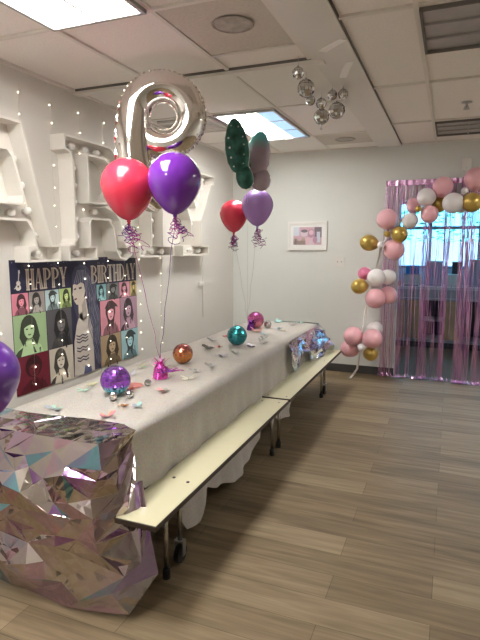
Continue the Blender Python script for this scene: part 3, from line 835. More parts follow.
for q in [
    (-1.879, 2.07, 'greyblue', 'mint', 'grey blue paper butterfly nearest the film at the left of the table', 1.1),
    (-1.965, 2.41, 'mint', 'mint', 'mint green paper butterfly left of the purple and teal ball', 1.0),
    (-1.995, 2.52, 'olive', 'olive', 'olive gold paper butterfly left of the purple and teal ball beside the mint one', 1.0),
    (-1.547, 2.07, 'pinkw', 'orange', 'pink and orange paper butterfly by the film edge, in front of the purple ball', 1.1),
    (-1.570, 2.24, 'peach', 'orange', 'peach paper butterfly in front of the two tiny silver balls', .8),
    (-1.502, 2.27, 'teal', 'greyblue', 'pale teal paper butterfly right of the peach one, near the table edge', .9),
    (-1.918, 2.83, 'paleblue', 'lav', 'pale blue paper butterfly behind the purple and teal ball', 1.0),
    (-1.965, 3.03, 'olive', 'mint', 'olive paper butterfly behind the magenta tinsel weight near the wall side', 1.0),
    (-1.519, 2.57, 'coral', 'grey', 'coral and grey paper butterfly at the table edge right of the coral doily', 1.1),
    (-1.515, 2.875, 'cream', 'cream', 'cream paper butterfly at the table edge in front of the copper ball', 1.3),
    (-1.562, 3.06, 'grey', 'dark', 'grey paper butterfly just behind the cream one', 1.0),
    (-1.525, 3.235, 'grey', 'greyblue', 'slim grey paper butterfly right of the copper ball at the edge', 1.1),
    (-1.602, 3.58, 'lav', 'greyblue', 'lavender paper butterfly in front of the teal ball', 1.2),
    (-1.545, 3.72, 'grey', 'dark', 'dark grey paper butterfly right of the lavender one', 1.1),
    (-1.813, 3.80, 'dark', 'grey', 'large dark shiny paper butterfly between copper and teal balls', 1.6),
    (-1.762, 3.90, 'coral', 'coral', 'coral paper butterfly beside the large dark one', .9),
    (-1.942, 4.16, 'dark', 'greyblue', 'dark grey paper butterfly on the wall side behind the large dark one', 1.2),
    (-1.905, 4.37, 'coral', 'pinkw', 'coral pink paper butterfly left behind the teal ball', 1.0),
    (-1.515, 4.00, 'lav', 'grey', 'lavender grey paper butterfly right of the teal ball at the table edge', 1.2),
    (-1.478, 4.20, 'grey', 'grey', 'grey paper butterfly at the edge beyond the lavender grey one', 1.1),
    (-1.55, 4.40, 'dark', 'greyblue', 'dark paper butterfly right behind the teal ball', 1.1),
    (-1.742, 4.76, 'coral', 'peach', 'coral peach paper butterfly in front of the pink and gold ball', 1.7),
    (-1.609, 4.62, 'paleblue', 'teal', 'pale blue paper butterfly right of the violet tinsel weight', 1.1),
    (-1.594, 5.00, 'paleblue', 'greyblue', 'blue paper butterfly right of the small silver ball', 1.2),
    (-1.500, 4.92, 'yellow', 'grey', 'yellow paper butterfly at the far right edge of the table', 1.0),
    (-1.543, 5.30, 'grey', 'lav', 'grey paper butterfly near the far right corner', 1.2),
    (-1.735, 5.42, 'teal', 'teal', 'teal paper butterfly at the far end behind the small silver ball', 1.3),
    (-1.50, 5.46, 'teal', 'mint', 'teal and mint paper butterfly at the far right corner', 1.2)]:
    butterfly(*q)
bm = B()
rn = random.Random(2); cv = bm.verts.new((0, 0, .006)); ring = []
for k in range(26):
    a = 2*PI*k/26; rr = (.075 if k % 2 else .058); ring.append(bm.verts.new((rr*math.cos(a), 1.35*rr*math.sin(a), .001+rn.uniform(0, .006))))
for k in range(26): bm.faces.new((cv, ring[k], ring[(k+1) % 26]))
bmesh.ops.solidify(bm, geom=bm.faces[:], thickness=.0012)
o = obj('paper_doily', bm, mat('coral_paper', (.80, .36, .33), .6)); o.location = (-1.765, 2.585, TZ+.0115); o.rotation_euler = (0, 0, -.3)
tag(o, 'crinkled coral paper doily behind the purple and teal disco ball', 'doily')

# ------------------------------------------------------------------ balloons
def balloon_prof(r, n=18):
    P = [(r*.050, -1.30*r), (r*.055, -1.295*r), (r*.05, -1.28*r)]
    for i in range(n+1):
        a = -PI/2+PI*i/n
        x = math.cos(a); z = math.sin(a)
        if z < 0: z = z*1.27; x = x*(1-.24*(-math.sin(a))**1.3)
        P.append((max(0, r*x) if i not in (0,) else r*.05, r*z))
    P[-1] = (0, r)
    return P
def curl(p0, L, rad, turns, seed, drop=True):
    rn = random.Random(seed); pts = []
    d = Vector((rn.uniform(-.5, .5), rn.uniform(-.5, .5), -1)).normalized()
    n = int(turns*9)
    for i in range(n+1):
        f = i/n; a = 2*PI*turns*f+seed
        k = min(1, f*4)*rad*(1+.6*math.sin(seed+f*7))
        pts.append(Vector(p0)+d*L*f+Vector((math.cos(a), math.sin(a), .4*math.sin(a*1.3)))*k+Vector((.02*math.sin(f*6+seed), .02*math.cos(f*5+seed), 0))*f)
    return pts
def latex(loc, r, m, label, weight, ribm, ncurl, group, tilt=(0, 0), strm=None):
    t = thing('latex_balloon', label, 'balloon', loc, 0, group)
    o = obj('balloon_skin', lathe(B(), balloon_prof(r), 36), m, t, True); 
    kz = -1.30*r
    obj('knot', lathe(B(), [(0, kz+.010), (.010, kz+.006), (.014, kz-.004), (.008, kz-.006), (.011, kz-.016), (0, kz-.016)], 14), m, t, True)
    end = Vector(weight)-Vector(loc); p0 = Vector((0, 0, kz-.014))
    obj('string', tube(B(), [p0.lerp(end, i/10)+Vector((.006*math.sin(i*1.9), .006*math.cos(i*2.3), 0))*(1 if 0 < i < 10 else 0) for i in range(11)], .0018, 5), strm or M['pur_rib'], t, True)
    for k in range(ncurl):
        mm = ribm[k % len(ribm)]
        obj('curled_ribbon', tube(B(), curl((0, 0, kz-.008), .09+.10*random.random(), .014+.010*random.random(), 3+2*random.random(), 13*k+int(1000*r)), .0022, 4), mm, t, True)
    return t
W1 = (-1.70, 2.84, TZ+.135); W2 = (-1.93, 4.99, TZ+.10)
PV = [M['pink_rib'], M['pur_rib']]
latex((-1.790, 2.67, 1.946), .159, M['red'], 'glossy red balloon of the near bunch, left of the purple one', W1, PV, 8, 'latex balloons of the near bunch', strm=M['pink_rib'])
latex((-1.467, 2.65, 1.962), .152, M['purple'], 'shiny purple balloon of the near bunch below the silver nine', W1, PV, 8, 'latex balloons of the near bunch')
def scale_at(p, Y): 
    k = Y/p[1]; return (p[0]*k, Y, 1.6+(p[2]-1.6)*k)
rp = scale_at((-2.24, 5.37, 1.935), 4.62); lp = scale_at((-1.965, 5.37, 2.02), 4.52)
latex(rp, .134, M['red'], 'red balloon of the far bunch, left of the lavender one', W2, PV, 9, 'latex balloons of the far bunch', strm=M['wire'])
latex(lp, .145, M['lav'], 'lavender balloon of the far bunch in front of the foil wings', W2, PV, 9, 'latex balloons of the far bunch', strm=M['wire'])
latex((-1.995, 1.72, 1.005), .180, M['deep'], 'large deep purple balloon cut by the left edge beside the film', (-2.28, 1.58, .06), PV, 0, None)
t = thing('balloon_weight', 'small violet tinsel weight on the floor holding the cut off purple balloon', 'balloon weight', (-2.28, 1.58, 0))
def tuft(bm, h, r, n, seed):
    rn = random.Random(seed)
    for k in range(n):
        a = rn.uniform(0, 2*PI); ro = rn.uniform(.5, 1)*r; hh = rn.uniform(.55, 1)*h; up = rn.random() < .55
        d = Vector((math.cos(a), math.sin(a), 0)); s = Vector((-d.y, d.x, 0))*rn.uniform(.004, .008)
        P = [Vector((0, 0, h*.45)), d*ro*.55+Vector((0, 0, hh*(.85 if up else .5))), d*ro+Vector((0, 0, hh if up else hh*.06+.002))]
        for i in range(2):
            w0 = s*(1-.3*i); w1 = s*(.7-.5*i)
            v = [bm.verts.new(q) for q in (P[i]-w0, P[i]+w0, P[i+1]+w1, P[i+1]-w1)]
            bm.faces.new(v)
    return bm
def weight_parts(t, h, r, m, seed):
    obj('weight_core', lathe(B(), [(0, 0), (r*.62, 0), (r*.66, h*.15), (r*.5, h*.5), (r*.2, h*.72), (0, h*.75)], 14), m, t)
    obj('tinsel_tuft', tuft(B(), h, r, 70, seed), m, t)
weight_parts(t, .10, .05, M['tinsel_v'], 5)
t = thing('balloon_weight', 'magenta tinsel balloon weight with loose ribbon loops on the table', 'balloon weight', (W1[0], W1[1], TZ+.0095))
weight_parts(t, .145, .075, M['tinsel_p'], 1)
for k in range(6):
    rn = random.Random(40+k); a = rn.uniform(-.9, 1.0); L = rn.uniform(.11, .19)
    d = Vector((math.cos(a-.2), math.sin(a), 0)); s = Vector((-d.y, d.x, 0))
    P = [Vector((0, 0, .10))+d*L*f*2*(1 if f < .5 else 0)+(d*L*2*(1-f) if f >= .5 else Vector())+s*.030*math.sin(f*2*PI)+Vector((0, 0, .05*math.sin(f*PI)-.082*min(1, 1.6*math.sin(f*PI)))) for f in [i/16 for i in range(17)]]
    obj('ribbon_loop', tube(B(), P, .0022, 5), PV[k % 2 if k < 5 else 1], t, True)
t = thing('balloon_weight', 'violet tinsel balloon weight between the teal and pink gold balls', 'balloon weight', (W2[0]+.09, W2[1]-.14, TZ+.0095))
weight_parts(t, .115, .06, M['tinsel_v'], 3)
W2b = (W2[0]+.09, W2[1]-.14)

# silver foil number nine
VR = Vector((math.cos(.46), math.sin(.46), 0)); VD = Vector((-math.sin(.46), math.cos(.46), 0))
c9 = Vector((-1.728, 3.00, 2.395))
t = thing('number_balloon', 'big silver foil number nine balloon over the near bunch', 'foil balloon', c9, .46); t.scale = (1.03, 1.03, 1.03)
pts, rad = [], []
for i in range(49):
    a = math.radians(212+i*(318/48)); R = .168+.014*max(0, (i-26)/22)
    pts.append((R*math.cos(a), R*1.0*math.sin(a)+.01)); rad.append(.076+.012*min(1, i/40))
pts = [(p[0], p[1]) for p in pts]
last = pts[-1]
for (u, v, r_) in ((-.195, -.06, .096), (-.198, -.15, .102), (-.196, -.25, .102), (-.178, -.35, .100), (-.140, -.44, .096), (-.085, -.51, .088), (-.03, -.55, .072)):
    pts.append((u, v)); rad.append(r_)
# the loop end tucks in beside the stem, slightly behind it
P3 = [Vector((u, .035*max(0, 1-i/16.0), v)) for i, (u, v) in enumerate(pts)]
for _ in range(2):
    P3 = [P3[0]]+[(P3[i-1]+P3[i]*2+P3[i+1])/4 for i in range(1, len(P3)-1)]+[P3[-1]]
    rad = [rad[0]]+[(rad[i-1]+rad[i]*2+rad[i+1])/4 for i in range(1, len(rad)-1)]+[rad[-1]]
# refine and add seam crimps
Q, RR = [], []
for i in range(len(P3)-1):
    for k in range(3):
        f = k/3; Q.append(P3[i].lerp(P3[i+1], f)); RR.append(rad[i]+(rad[i+1]-rad[i])*f)
Q.append(P3[-1]); RR.append(rad[-1])
for k in range(4):
    RR[k] *= .45+.55*(k/4)**.5; RR[-1-k] *= .4+.6*(k/4)**.5
bm = B(); seg = 28; rings = []
for i, p in enumerate(Q):
    tn = (Q[min(i+1, len(Q)-1)]-Q[max(i-1, 0)]).normalized()
    yv = Vector((0, 1, 0)); sv = tn.cross(yv).normalized()
    ring = []
    for k in range(seg):
        a = 2*PI*k/seg; ca, sa = math.cos(a), math.sin(a)
        cr = 1+.030*math.sin(i*2.1+(1 if ca > 0 else 0))*abs(ca)**6
        w = RR[i]*cr*(1+.04*abs(ca)**10)
        ring.append(bm.verts.new(p+sv*ca*w+yv*sa*RR[i]*.92))
    rings.append(ring)
for a, b in zip(rings, rings[1:]):
    for k in range(seg): bm.faces.new((a[k], a[(k+1) % seg], b[(k+1) % seg], b[k]))
bm.faces.new(rings[0][::-1]); bm.faces.new(rings[-1])
bmesh.ops.recalc_face_normals(bm, faces=bm.faces)
obj('foil_skin', bm, M['silver'], t, True)
# pinched foil seam running round the outer edge
bm = B()
for sgn in (1, -1):
    prev = None
    for i, p in enumerate(Q):
        tn = (Q[min(i+1, len(Q)-1)]-Q[max(i-1, 0)]).normalized(); sv = tn.cross(Vector((0, 1, 0))).normalized()*sgn
        wob = .004*math.sin(i*2.1)
        a = bm.verts.new(p+sv*RR[i]*.99+Vector((0, wob, 0))); b = bm.verts.new(p+sv*(RR[i]*1.0+.012+.003*math.sin(i*1.7))+Vector((0, wob*2, 0)))
        if prev and 6 < i < len(Q)-4: bm.faces.new((prev[0], a, b, prev[1]))
        prev = (a, b)
for v in [v for v in bm.verts if not v.link_faces]: bm.verts.remove(v)
sm = obj('seam', bm, M['silver'], t, False); so = sm.modifiers.new('thick', 'SOLIDIFY'); so.thickness = .0012
loc9 = Matrix.Rotation(-.46, 3, 'Z') @ (Vector(W1)-c9)/1.03
obj('string', tube(B(), [Vector((-.02, 0, -.56)).lerp(loc9, i/8) for i in range(9)], .0016, 5), M['wire'], t, True)

# foil butterfly balloon, seen from the side with its wings apart
cB = Vector((-1.618, 4.30, 2.183)); SB = .846
t = thing('butterfly_balloon', 'foil butterfly balloon with dark teal and iridescent wings over the far bunch', 'foil balloon', cB, .36); t.scale = (SB, SB, SB)
def lobe(c, ru, rv, th, tilt, turn, m, name, lab=None, veins=True):
    bm = B(); nu, nv = 28, 14
    def pt(a, f, side):
        rr = f; k = 1+.03*math.sin(a*14)*f**6
        u = ru*rr*math.cos(a)*k*(1-.16*math.sin(a)); v = rv*rr*math.sin(a)*k
        d = th*math.sqrt(max(0, 1-f*f))*(1+.06*math.sin(v*70))
        return Vector((u, side*d, v))
    R = Matrix.Rotation(turn, 3, 'Z') @ Matrix.Rotation(tilt, 3, 'Y')
    for side in (-1, 1):
        cvt = bm.verts.new(R @ pt(0, 0, side)); prev = None
        for j in range(1, nv+1):
            f = math.sin(PI/2*j/nv)
            ring = [bm.verts.new(R @ pt(2*PI*k/nu, f, side)) for k in range(nu)]
            for k in range(nu):
                k2 = (k+1) % nu
                if prev is None: bm.faces.new((cvt, ring[k], ring[k2]))
                else: bm.faces.new((prev[k], ring[k], ring[k2], prev[k2]))
            prev = ring
    bmesh.ops.remove_doubles(bm, verts=bm.verts[:], dist=.0005)
    bmesh.ops.recalc_face_normals(bm, faces=bm.faces)
    o = obj(name, bm, m, t, True); o.location = c
    if lab: o['label'] = lab
    # rim
    rim = []
    for k in range(nu*2+1): rim.append(R @ (pt(2*PI*k/(nu*2), 1.0, 1)))
    obj('rim', tube(B(), rim, .0045, 6, False), M['silver'], o, True)
    return o
def spots(o, ru, rv, th, tilt, turn, sp):
    R = Matrix.Rotation(turn, 3, 'Z') @ Matrix.Rotation(tilt, 3, 'Y')
    for (a, b, s) in sp:
        f2 = a*a+b*b
        p = R @ Vector((ru*a*(1-.16*b), -th*math.sqrt(max(.0, 1-f2))-.002, rv*b))
        q = obj('white_spot', lathe(B(), [(0, .003), (s*.6, .002), (s, 0), (0, -.001)], 10), M['whiteb'], o, True)
        q.location = p; q.rotation_euler = (PI/2, 0, turn)
wing_tip = two_tone('iridescent_aqua_tip', (.12, .46, .47), (.36, .29, .34), .10, .06, .5, .35)
g = lobe((-.160, -.03, .290), .118, .272, .055, -.12, 0, M['wing_green'], 'upper_wing', 'dark teal upper wing with white spots')
spots(g, .118, .272, .055, -.12, 0, [(-.65, .3, .009), (-.6, -.05, .011), (-.55, -.4, .010), (.62, .28, .008), (.6, .0, .009), (.5, -.35, .008), (-.4, -.72, .008), (.35, -.66, .007), (-.3, .72, .006), (.35, .65, .006)])
lobe((-.085, -.02, .005), .085, .135, .045, -.22, 0, M['wing_green'], 'lower_wing', 'dark teal lower wing')
g2 = lobe((.055, .09, .235), .125, .225, .05, .14, .12, wing_tip, 'upper_wing', 'pale iridescent lilac upper wing with aqua tip')
lobe((.085, .09, -.02), .10, .115, .045, .25, .1, M['wing_iri'], 'lower_wing', 'pale iridescent lilac lower wing')
obj('butterfly_body', tube(B(), [(-.05, .03, -.09), (-.045, .03, .0), (-.04, .035, .12), (-.035, .04, .16)], [.012, .026, .026, .010], 12), M['wing_green'], t, True)
locw = Matrix.Rotation(-.36, 3, 'Z') @ (Vector(W2)-cB)/SB
obj('string', tube(B(), [Vector((-.05, .03, -.09)).lerp(locw, i/8) for i in range(9)], .0016, 5), M['wire'], t, True)

# ------------------------------------------------------------------ back wall: picture, switch plate, sensor, cable
YW = YB
t = thing('picture', 'white framed picture of pink party colours hanging on the back wall', 'picture', (-1.70, YW, 1.715))
f = B(); hx, hz, w = .252, .178, .028
box(f, -hx, -hx+w, -.026, 0, -hz, hz, 0); box(f, hx-w, hx, -.026, 0, -hz, hz); box(f, -hx+w, hx-w, -.026, 0, -hz, -hz+w); box(f, -hx+w, hx-w, -.026, 0, hz-w, hz)
obj('frame', f, M['frame'], t)
obj('mount', box(B(), -hx+w, hx-w, -.012, -.004, -hz+w, hz-w), M['mount'], t)
pcs = [mat('photo_%d' % i, c, .4) for i, c in enumerate([(.62, .42, .50), (.70, .60, .66), (.32, .24, .22), (.20, .17, .20), (.62, .66, .74), (.74, .52, .60), (.50, .30, .42), (.46, .36, .30)])]
f = B(); box(f, -.182, .182, -.0135, -.012, -.112, .108, 0)
rn = random.Random(12)
def pr(x0, x1, z0, z1, mi, l): 
    q = f.faces.new([f.verts.new(p) for p in ((x0, -.0136-.0004*l, z0), (x1, -.0136-.0004*l, z0), (x1, -.0136-.0004*l, z1), (x0, -.0136-.0004*l, z1))]); q.material_index = mi
pr(-.182, -.105, .0, .108, 4, 1); pr(-.182, .02, -.09, -.03, 7, 1); pr(-.18, -.02, -.112, -.06, 2, 2); pr(.09, .182, -.02, .108, 3, 1); pr(.12, .165, -.08, .05, 4, 2)
pr(-.03, .09, -.11, -.02, 5, 2); pr(-.08, -.02, .0, .05, 1, 2); pr(.03, .06, -.112, -.06, 1, 3); pr(-.16, -.14, -.112, -.04, 3, 3)
def pe(cx_, cz_, rx, rz, mi, l):
    q = f.faces.new([f.verts.new((cx_+rx*math.cos(2*PI*k/16), -.0136-.0004*l, cz_+rz*math.sin(2*PI*k/16))) for k in range(16)]); q.material_index = mi
pe(-.04, .035, .05, .045, 1, 3); pe(-.04, .06, .045, .02, 3, 4); pe(.05, .03, .05, .055, 6, 3); pe(.05, .04, .03, .03, 5, 4); pe(-.10, -.03, .03, .035, 0, 4); pe(.10, -.05, .03, .04, 6, 4)
bmesh.ops.recalc_face_normals(f, faces=f.faces)
obj('photo_print', f, pcs, t)
t = thing('switch_plate', 'white double switch plate on the back wall below the picture', 'switch plate', (-1.285, YW, 1.39))
obj('plate', box(B(), -.058, .058, -.008, 0, -.058, .058, 0, .003), M['plastic'], t)
for x in (-.024, .024): obj('toggle', box(B(), x-.005, x+.005, -.020, -.008, -.004, .014), M['kgrey'], t)
t = thing('wall_sensor', 'small white box high on the back wall above the fringe curtain', 'sensor', (.105, YW, 2.475))
obj('housing', box(B(), -.045, .045, -.06, 0, -.07, .07, 0, .01), M['white'], t)
obj('sensor_lens', lathe(B(), [(0, .006), (.018, .004), (.02, 0), (0, 0)], 14, Matrix.Translation((0, -.06, -.03)) @ Matrix.Rotation(PI/2, 4, 'X')), M['plastic'], t, True)
t = thing('wall_cable', 'thin cable with a small connector box on the left wall below letter Y', 'cable', (XL, 5.45, 0))
obj('cable', tube(B(), [(.008, .09, 1.47), (.008, .085, 1.1), (.009, .09, .75)], .004, 6), M['plastic'], t, True)
obj('connector_box', box(B(), 0, .03, -.03, .09, 1.13, 1.17, 0, .003), M['plastic'], t)

# ------------------------------------------------------------------ balloon garland on its stand
t = thing('balloon_stand', 'white metal arch stand carrying the balloon garland', 'stand', (-1.0, 6.33, 0))
AP = [(-.05, 0, .012), (.0, 0, .094), (.07, 0, .77), (.16, 0, 1.25), (.24, 0, 1.588), (.36, 0, 1.80), (.56, 0, 1.98), (.85, 0, 2.07), (1.2, 0, 2.10), (1.6, 0, 2.04), (2.0, 0, 1.8), (2.3, 0, 1.3), (2.42, 0, .7), (2.5, 0, .012)]
Q = []
for i in range(len(AP)-1):
    for k in range(4): Q.append(Vector(AP[i]).lerp(Vector(AP[i+1]), k/4))
Q.append(Vector(AP[-1]))
obj('arch_pole', tube(B(), Q, .013, 10), M['white'], t, True)
obj('foot', tube(B(), [(-.055, -.16, .012), (-.05, 0, .012), (-.045, .12, .012)], .012, 8), M['white'], t, True)
obj('foot', tube(B(), [(2.5, -.16, .012), (2.5, .12, .012)], .012, 8), M['white'], t, True)
G = [(-.699,1.89,.121,'p',-.06,'pink balloon at the upper left shoulder of the garland'), (-.89,1.624,.111,'g',-.05,'gold balloon sticking out left at the upper part of the garland'),
 (-.693,1.724,.039,'g',-.10,'tiny gold balloon under the shoulder pink balloon'), (-.557,1.719,.097,'g',-.12,'round gold balloon right of the tiny gold one on the shoulder'),
 (-.757,1.6,.043,'w',-.16,'tiny white balloon between the left gold and the pink balloon'), (-.61,1.55,.122,'p',-.05,'pink balloon below the shoulder gold balloon'),
 (-.929,1.269,.08,'h',.06,'hot pink balloon peeking out behind the middle cluster'), (-.797,1.224,.108,'w',-.10,'white balloon in front of the middle cluster'),
 (-.666,1.235,.095,'w',.02,'white balloon behind the middle cluster, right side'), (-.983,1.119,.109,'g',-.12,'gold balloon at the left of the middle cluster'),
 (-.80,.983,.121,'p',-.10,'pink balloon at the bottom of the middle cluster'), (-.658,1.025,.107,'p',.04,'pink balloon behind at the right bottom of the middle cluster'),
 (-1.037,.519,.12,'p',-.06,'upper left pink balloon of the lowest cluster'), (-.787,.626,.089,'w',.06,'white balloon behind the lowest cluster'),
 (-.815,.505,.122,'p',-.10,'right pink balloon of the lowest cluster'), (-1.082,.364,.108,'p',.0,'lower left pink balloon of the lowest cluster'),
 (-.939,.388,.045,'w',-.17,'tiny white balloon in the lowest cluster'), (-.828,.321,.09,'g',-.03,'gold balloon at the bottom of the lowest cluster'),
 (-.449,1.871,.092,'w',-.08,'white balloon right of the shoulder where the garland turns'), (-.367,1.997,.038,'g',-.16,'tiny gold balloon among the white and pink of the top run'),
 (-.42,2.036,.084,'p',.04,'pink balloon behind the tiny gold one in the top run'), (-.249,1.938,.102,'p',-.09,'pink balloon hanging lowest in the top run'),
 (-.29,2.117,.106,'w',-.06,'white balloon in the top run above the lowest pink'), (-.126,2.225,.112,'p',-.02,'pink balloon topmost of the top run left of the sensor'),
 (-.152,2.043,.09,'g',.06,'gold balloon half hidden in the middle of the top run'), (-.013,2.05,.116,'w',-.11,'large white balloon in the top run beside the right gold one'),
 (.068,2.03,.089,'w',.05,'white balloon behind between large white and right gold'), (.094,2.173,.041,'w',-.02,'tiny white balloon above the right gold balloon'),
 (.175,2.052,.11,'g',-.10,'gold balloon at the right end of the top run'), (.194,2.294,.121,'p',.0,'large pink balloon in the upper right corner of the garland')]
gm = dict(p='pinkb', g='goldb', w='whiteb', h='hotpink')
for (x, z, r, c, dy, lab) in G:
    Y = 6.26+dy; k = Y/6.2; x2, z2, r2 = x*k, 1.6+(z-1.6)*k, r*k*.985
    # knot points to the stand pole
    best = min((Vector((q.x-1.0, 6.33, q.z)) for q in Q), key=lambda q: (q-Vector((x2, Y, z2))).length)
    d = (best-Vector((x2, Y, z2))); d = d.normalized() if d.length > .02 else Vector((0, 1, 0))
    prof = [(a*.98, b if b > 0 else b*.93) for a, b in balloon_prof(r2, 14)]
    if lab.startswith('gold balloon sticking') or 'left of the middle' in lab: prof = [(a*.88, b*1.05) for a, b in prof]
    o = obj('garland_balloon', lathe(B(), prof, 28), M[gm[c]], None, True)
    o.location = (x2, Y, z2); o.rotation_euler = (-d).to_track_quat('Z', 'Y').to_euler()
    tag(o, lab, 'balloon', 'balloons of the garland')

# ------------------------------------------------------------------ foil fringe curtains
def fringe(x0, x1, y, clusters, n, label, seed, lift):
    rn = random.Random(seed); zt = 2.345
    t = thing('fringe_curtain', label, 'curtain', ((x0+x1)/2, y, 0), 0, 'pink foil fringe curtains in the opening')
    cx = (x0+x1)/2
    hb = B(); prev = None
    for i in range(31):
        x = x0-cx+(x1-x0)*i/30; dy = .004*math.sin(i*2.2)
        a = hb.verts.new((x, dy, zt)); b = hb.verts.new((x, dy+.002*math.sin(i), zt-.06))
        if prev: hb.faces.new((prev[0], a, b, prev[1]))
        prev = (a, b)
    o = obj('header_band', hb, M['fringe'], t); s = o.modifiers.new('thick', 'SOLIDIFY'); s.thickness = .002
    bm = B(); tw = sum(c[2] for c in clusters)
    for k in range(n):
        xt = rn.uniform(x0, x1)
        q = rn.random()*1.0
        if q < .72:
            u = rn.uniform(0, tw)
            for c0, c1, w in clusters:
                if u <= w: break
                u -= w
            xb = rn.uniform(c0, c1); xt = xb+rn.uniform(-.05, .05); xt = min(max(xt, x0), x1)
        else: xb = xt+rn.uniform(-.03, .03)
        w = rn.uniform(.0018, .0034); ph = rn.uniform(0, 6); tws = rn.uniform(.6, 2.2); yo = rn.uniform(-.02, .02)
        prev = None; m = 22; bottom = lift+rn.uniform(0, .05)
        for i in range(m+1):
            f = i/m; z = zt-.04+(bottom-zt+.04)*f
            g = min(1, f*2.2); x = xt+(xb-xt)*g*g*(3-2*g)-cx+.005*math.sin(f*9+ph)
            a = ph+tws*f*6+rn.uniform(-.25, .25)
            yy = yo*g+.004*math.sin(f*13+ph)
            if f > .96: yy -= .0
            d = Vector((math.cos(a)*w, math.sin(a)*w, 0)); p = Vector((x, yy, z))
            v = (bm.verts.new(p-d), bm.verts.new(p+d))
            if prev: bm.faces.new((prev[0], v[0], v[1], prev[1]))
            prev = v
        # curled end lying on the floor
        if rn.random() < .75:
            p = Vector((x, yy, .012)); a0 = rn.uniform(-.9, .9); L = rn.uniform(.03, .11)
            for i in range(3):
                f = (i+1)/3; q2 = p+Vector((math.sin(a0)*L*f, -math.cos(a0)*L*.7*f, -.006+.02*abs(math.sin(f*3+ph))))
                d = Vector((math.cos(a0), math.sin(a0), .6*math.sin(ph+i)))*w*1.8
                v = (bm.verts.new(q2-d), bm.verts.new(q2+d))
                bm.faces.new((prev[0], v[0], v[1], prev[1])); prev = v
    o = obj('foil_strands', bm, M['fringe'], t); o['kind'] = 'stuff'
fringe(-.755, .06, 6.46, [(-.755, -.61, 2.6), (-.56, -.51, 1.2), (-.43, -.40, .4), (-.32, -.22, 2.2), (-.09, -.03, 1.8)], 125, 'left pink lilac foil fringe curtain hung behind the garland', 4, .015)
fringe(.07, 1.25, 6.42, [(.07, .24, 3.4), (.28, .40, 1.8), (.45, .6, 1), (.7, .9, 1), (1.1, 1.25, 1)], 190, 'right pink lilac foil fringe curtain at the edge of the photo', 8, .015)

# ------------------------------------------------------------------ room behind the curtain
KX0, KX1, KY1 = -2.6, 3.2, 9.1
struct('floor_kitchen', box(B(), KX0, KX1, YB+.12, KY1, -.05, 0), M['kfloor'])
struct('ceiling_kitchen', box(B(), KX0-.1, KX1+.1, YB+.12, KY1+.1, 2.6, 2.65), M['plain_tile'])
struct('wall_kitchen_left', box(B(), KX0-.1, KX0, YB+.12, KY1+.1, 0, 2.6), M['kwall'])
struct('wall_kitchen_right', box(B(), KX1, KX1+.1, YB+.12, KY1+.1, 0, 2.6), M['kwall'])
WX0, WX1, WZ0, WZ1 = -1.05, 1.9, 1.22, 2.30
bm = B()
box(bm, KX0, WX0, KY1, KY1+.1, 0, 2.6); box(bm, WX1, KX1, KY1, KY1+.1, 0, 2.6); box(bm, WX0, WX1, KY1, KY1+.1, 0, WZ0); box(bm, WX0, WX1, KY1, KY1+.1, WZ1, 2.6)
struct('wall_kitchen_back', bm, M['kwall'])
bm = B()
box(bm, WX0, WX1, KY1+.02, KY1+.07, WZ0, WZ0+.04); box(bm, WX0, WX1, KY1+.02, KY1+.07, WZ1-.04, WZ1); box(bm, WX0, WX1, KY1+.02, KY1+.07, 1.85, 1.90)
for x in (WX0+.02, -.33, .40, 1.13, WX1-.02): box(bm, x-.02, x+.02, KY1+.022, KY1+.068, WZ0+.04, WZ1-.04)
w1 = struct('window_1', bm, M['kgrey'])
pn = struct('pane', box(B(), WX0+.01, WX1-.01, KY1+.042, KY1+.046, WZ0+.01, WZ1-.01), M['glass'], w1)
# cabinet run
t = thing('counter_cabinet', 'brown cabinet run with open dark cubbies behind the fringe curtain', 'cabinet', (0, 8.75, 0))
bx0, bx1 = -2.0, 2.2
b = B(); box(b, bx0, bx1, .28, .30, .10, .92); box(b, bx0, bx1, -.24, .28, .10, .14); box(b, bx0, bx1, -.25, .28, .755, .785)
for x in (bx0+.01, -.62, -.40, -.06, .20, .52, .80, 1.2, bx1-.01): box(b, x-.012, x+.012, -.25, .28, .14, .755)
obj('carcass', b, M['kgrey'], t)
obj('back_panel', box(B(), bx0+.01, bx1-.01, .262, .279, .14, .755), M['kdark'], t)
obj('shelf', box(B(), -.39, -.07, -.2, .26, .42, .44), M['kgrey'], t)
obj('toe_kick', box(B(), bx0, bx1, -.18, -.16, 0, .10), M['kdark'], t)
obj('drawer_band', box(B(), bx0, bx1, -.25, -.23, .79, .92), M['kgrey'], t)
for x0, x1 in ((-1.9, -.64), (-.605, -.415), (-.045, .185), (.535, .785), (.82, 1.18)):
    d = obj('door', box(B(), x0, x1, -.268, -.25, .15, .75, 0, .004), M['kwood'], t)
    obj('knob', cyl(B(), (x1-.05, -.278, .68), .012, .022, 'y', 12), M['steel'], d)
w = obj('worktop', box(B(), bx0-.02, bx1+.02, 8.46, 9.09, .925, .965, 0, .004), M['ktop'])
tag(w, 'long pale grey worktop under the window behind the fringe curtain', 'worktop')
def item(name, lab, cat, x, y, z, w, d, h, m, lid=None, top=None):
    t = thing(name, lab, cat, (x, y, z))
    b = B(); box(b, -w/2, w/2, -d/2, d/2, 0, h, 0, min(w, d, h)*.08); obj('body', b, m, t)
    if lid: b = B(); box(b, -w/2-.006, w/2+.006, -d/2-.006, d/2+.006, h, h+.015, 0, .004); obj('lid', b, lid, t)
    return t
item('storage_box', 'white storage box on the worktop under the blue box', 'box', -.55, 8.78, .966, .26, .22, .16, M['plastic'], M['kgrey'])
item('plastic_box', 'blue box stacked on the white box by the window', 'box', -.56, 8.78, 1.143, .20, .16, .12, M['kblue'], M['kblue'])
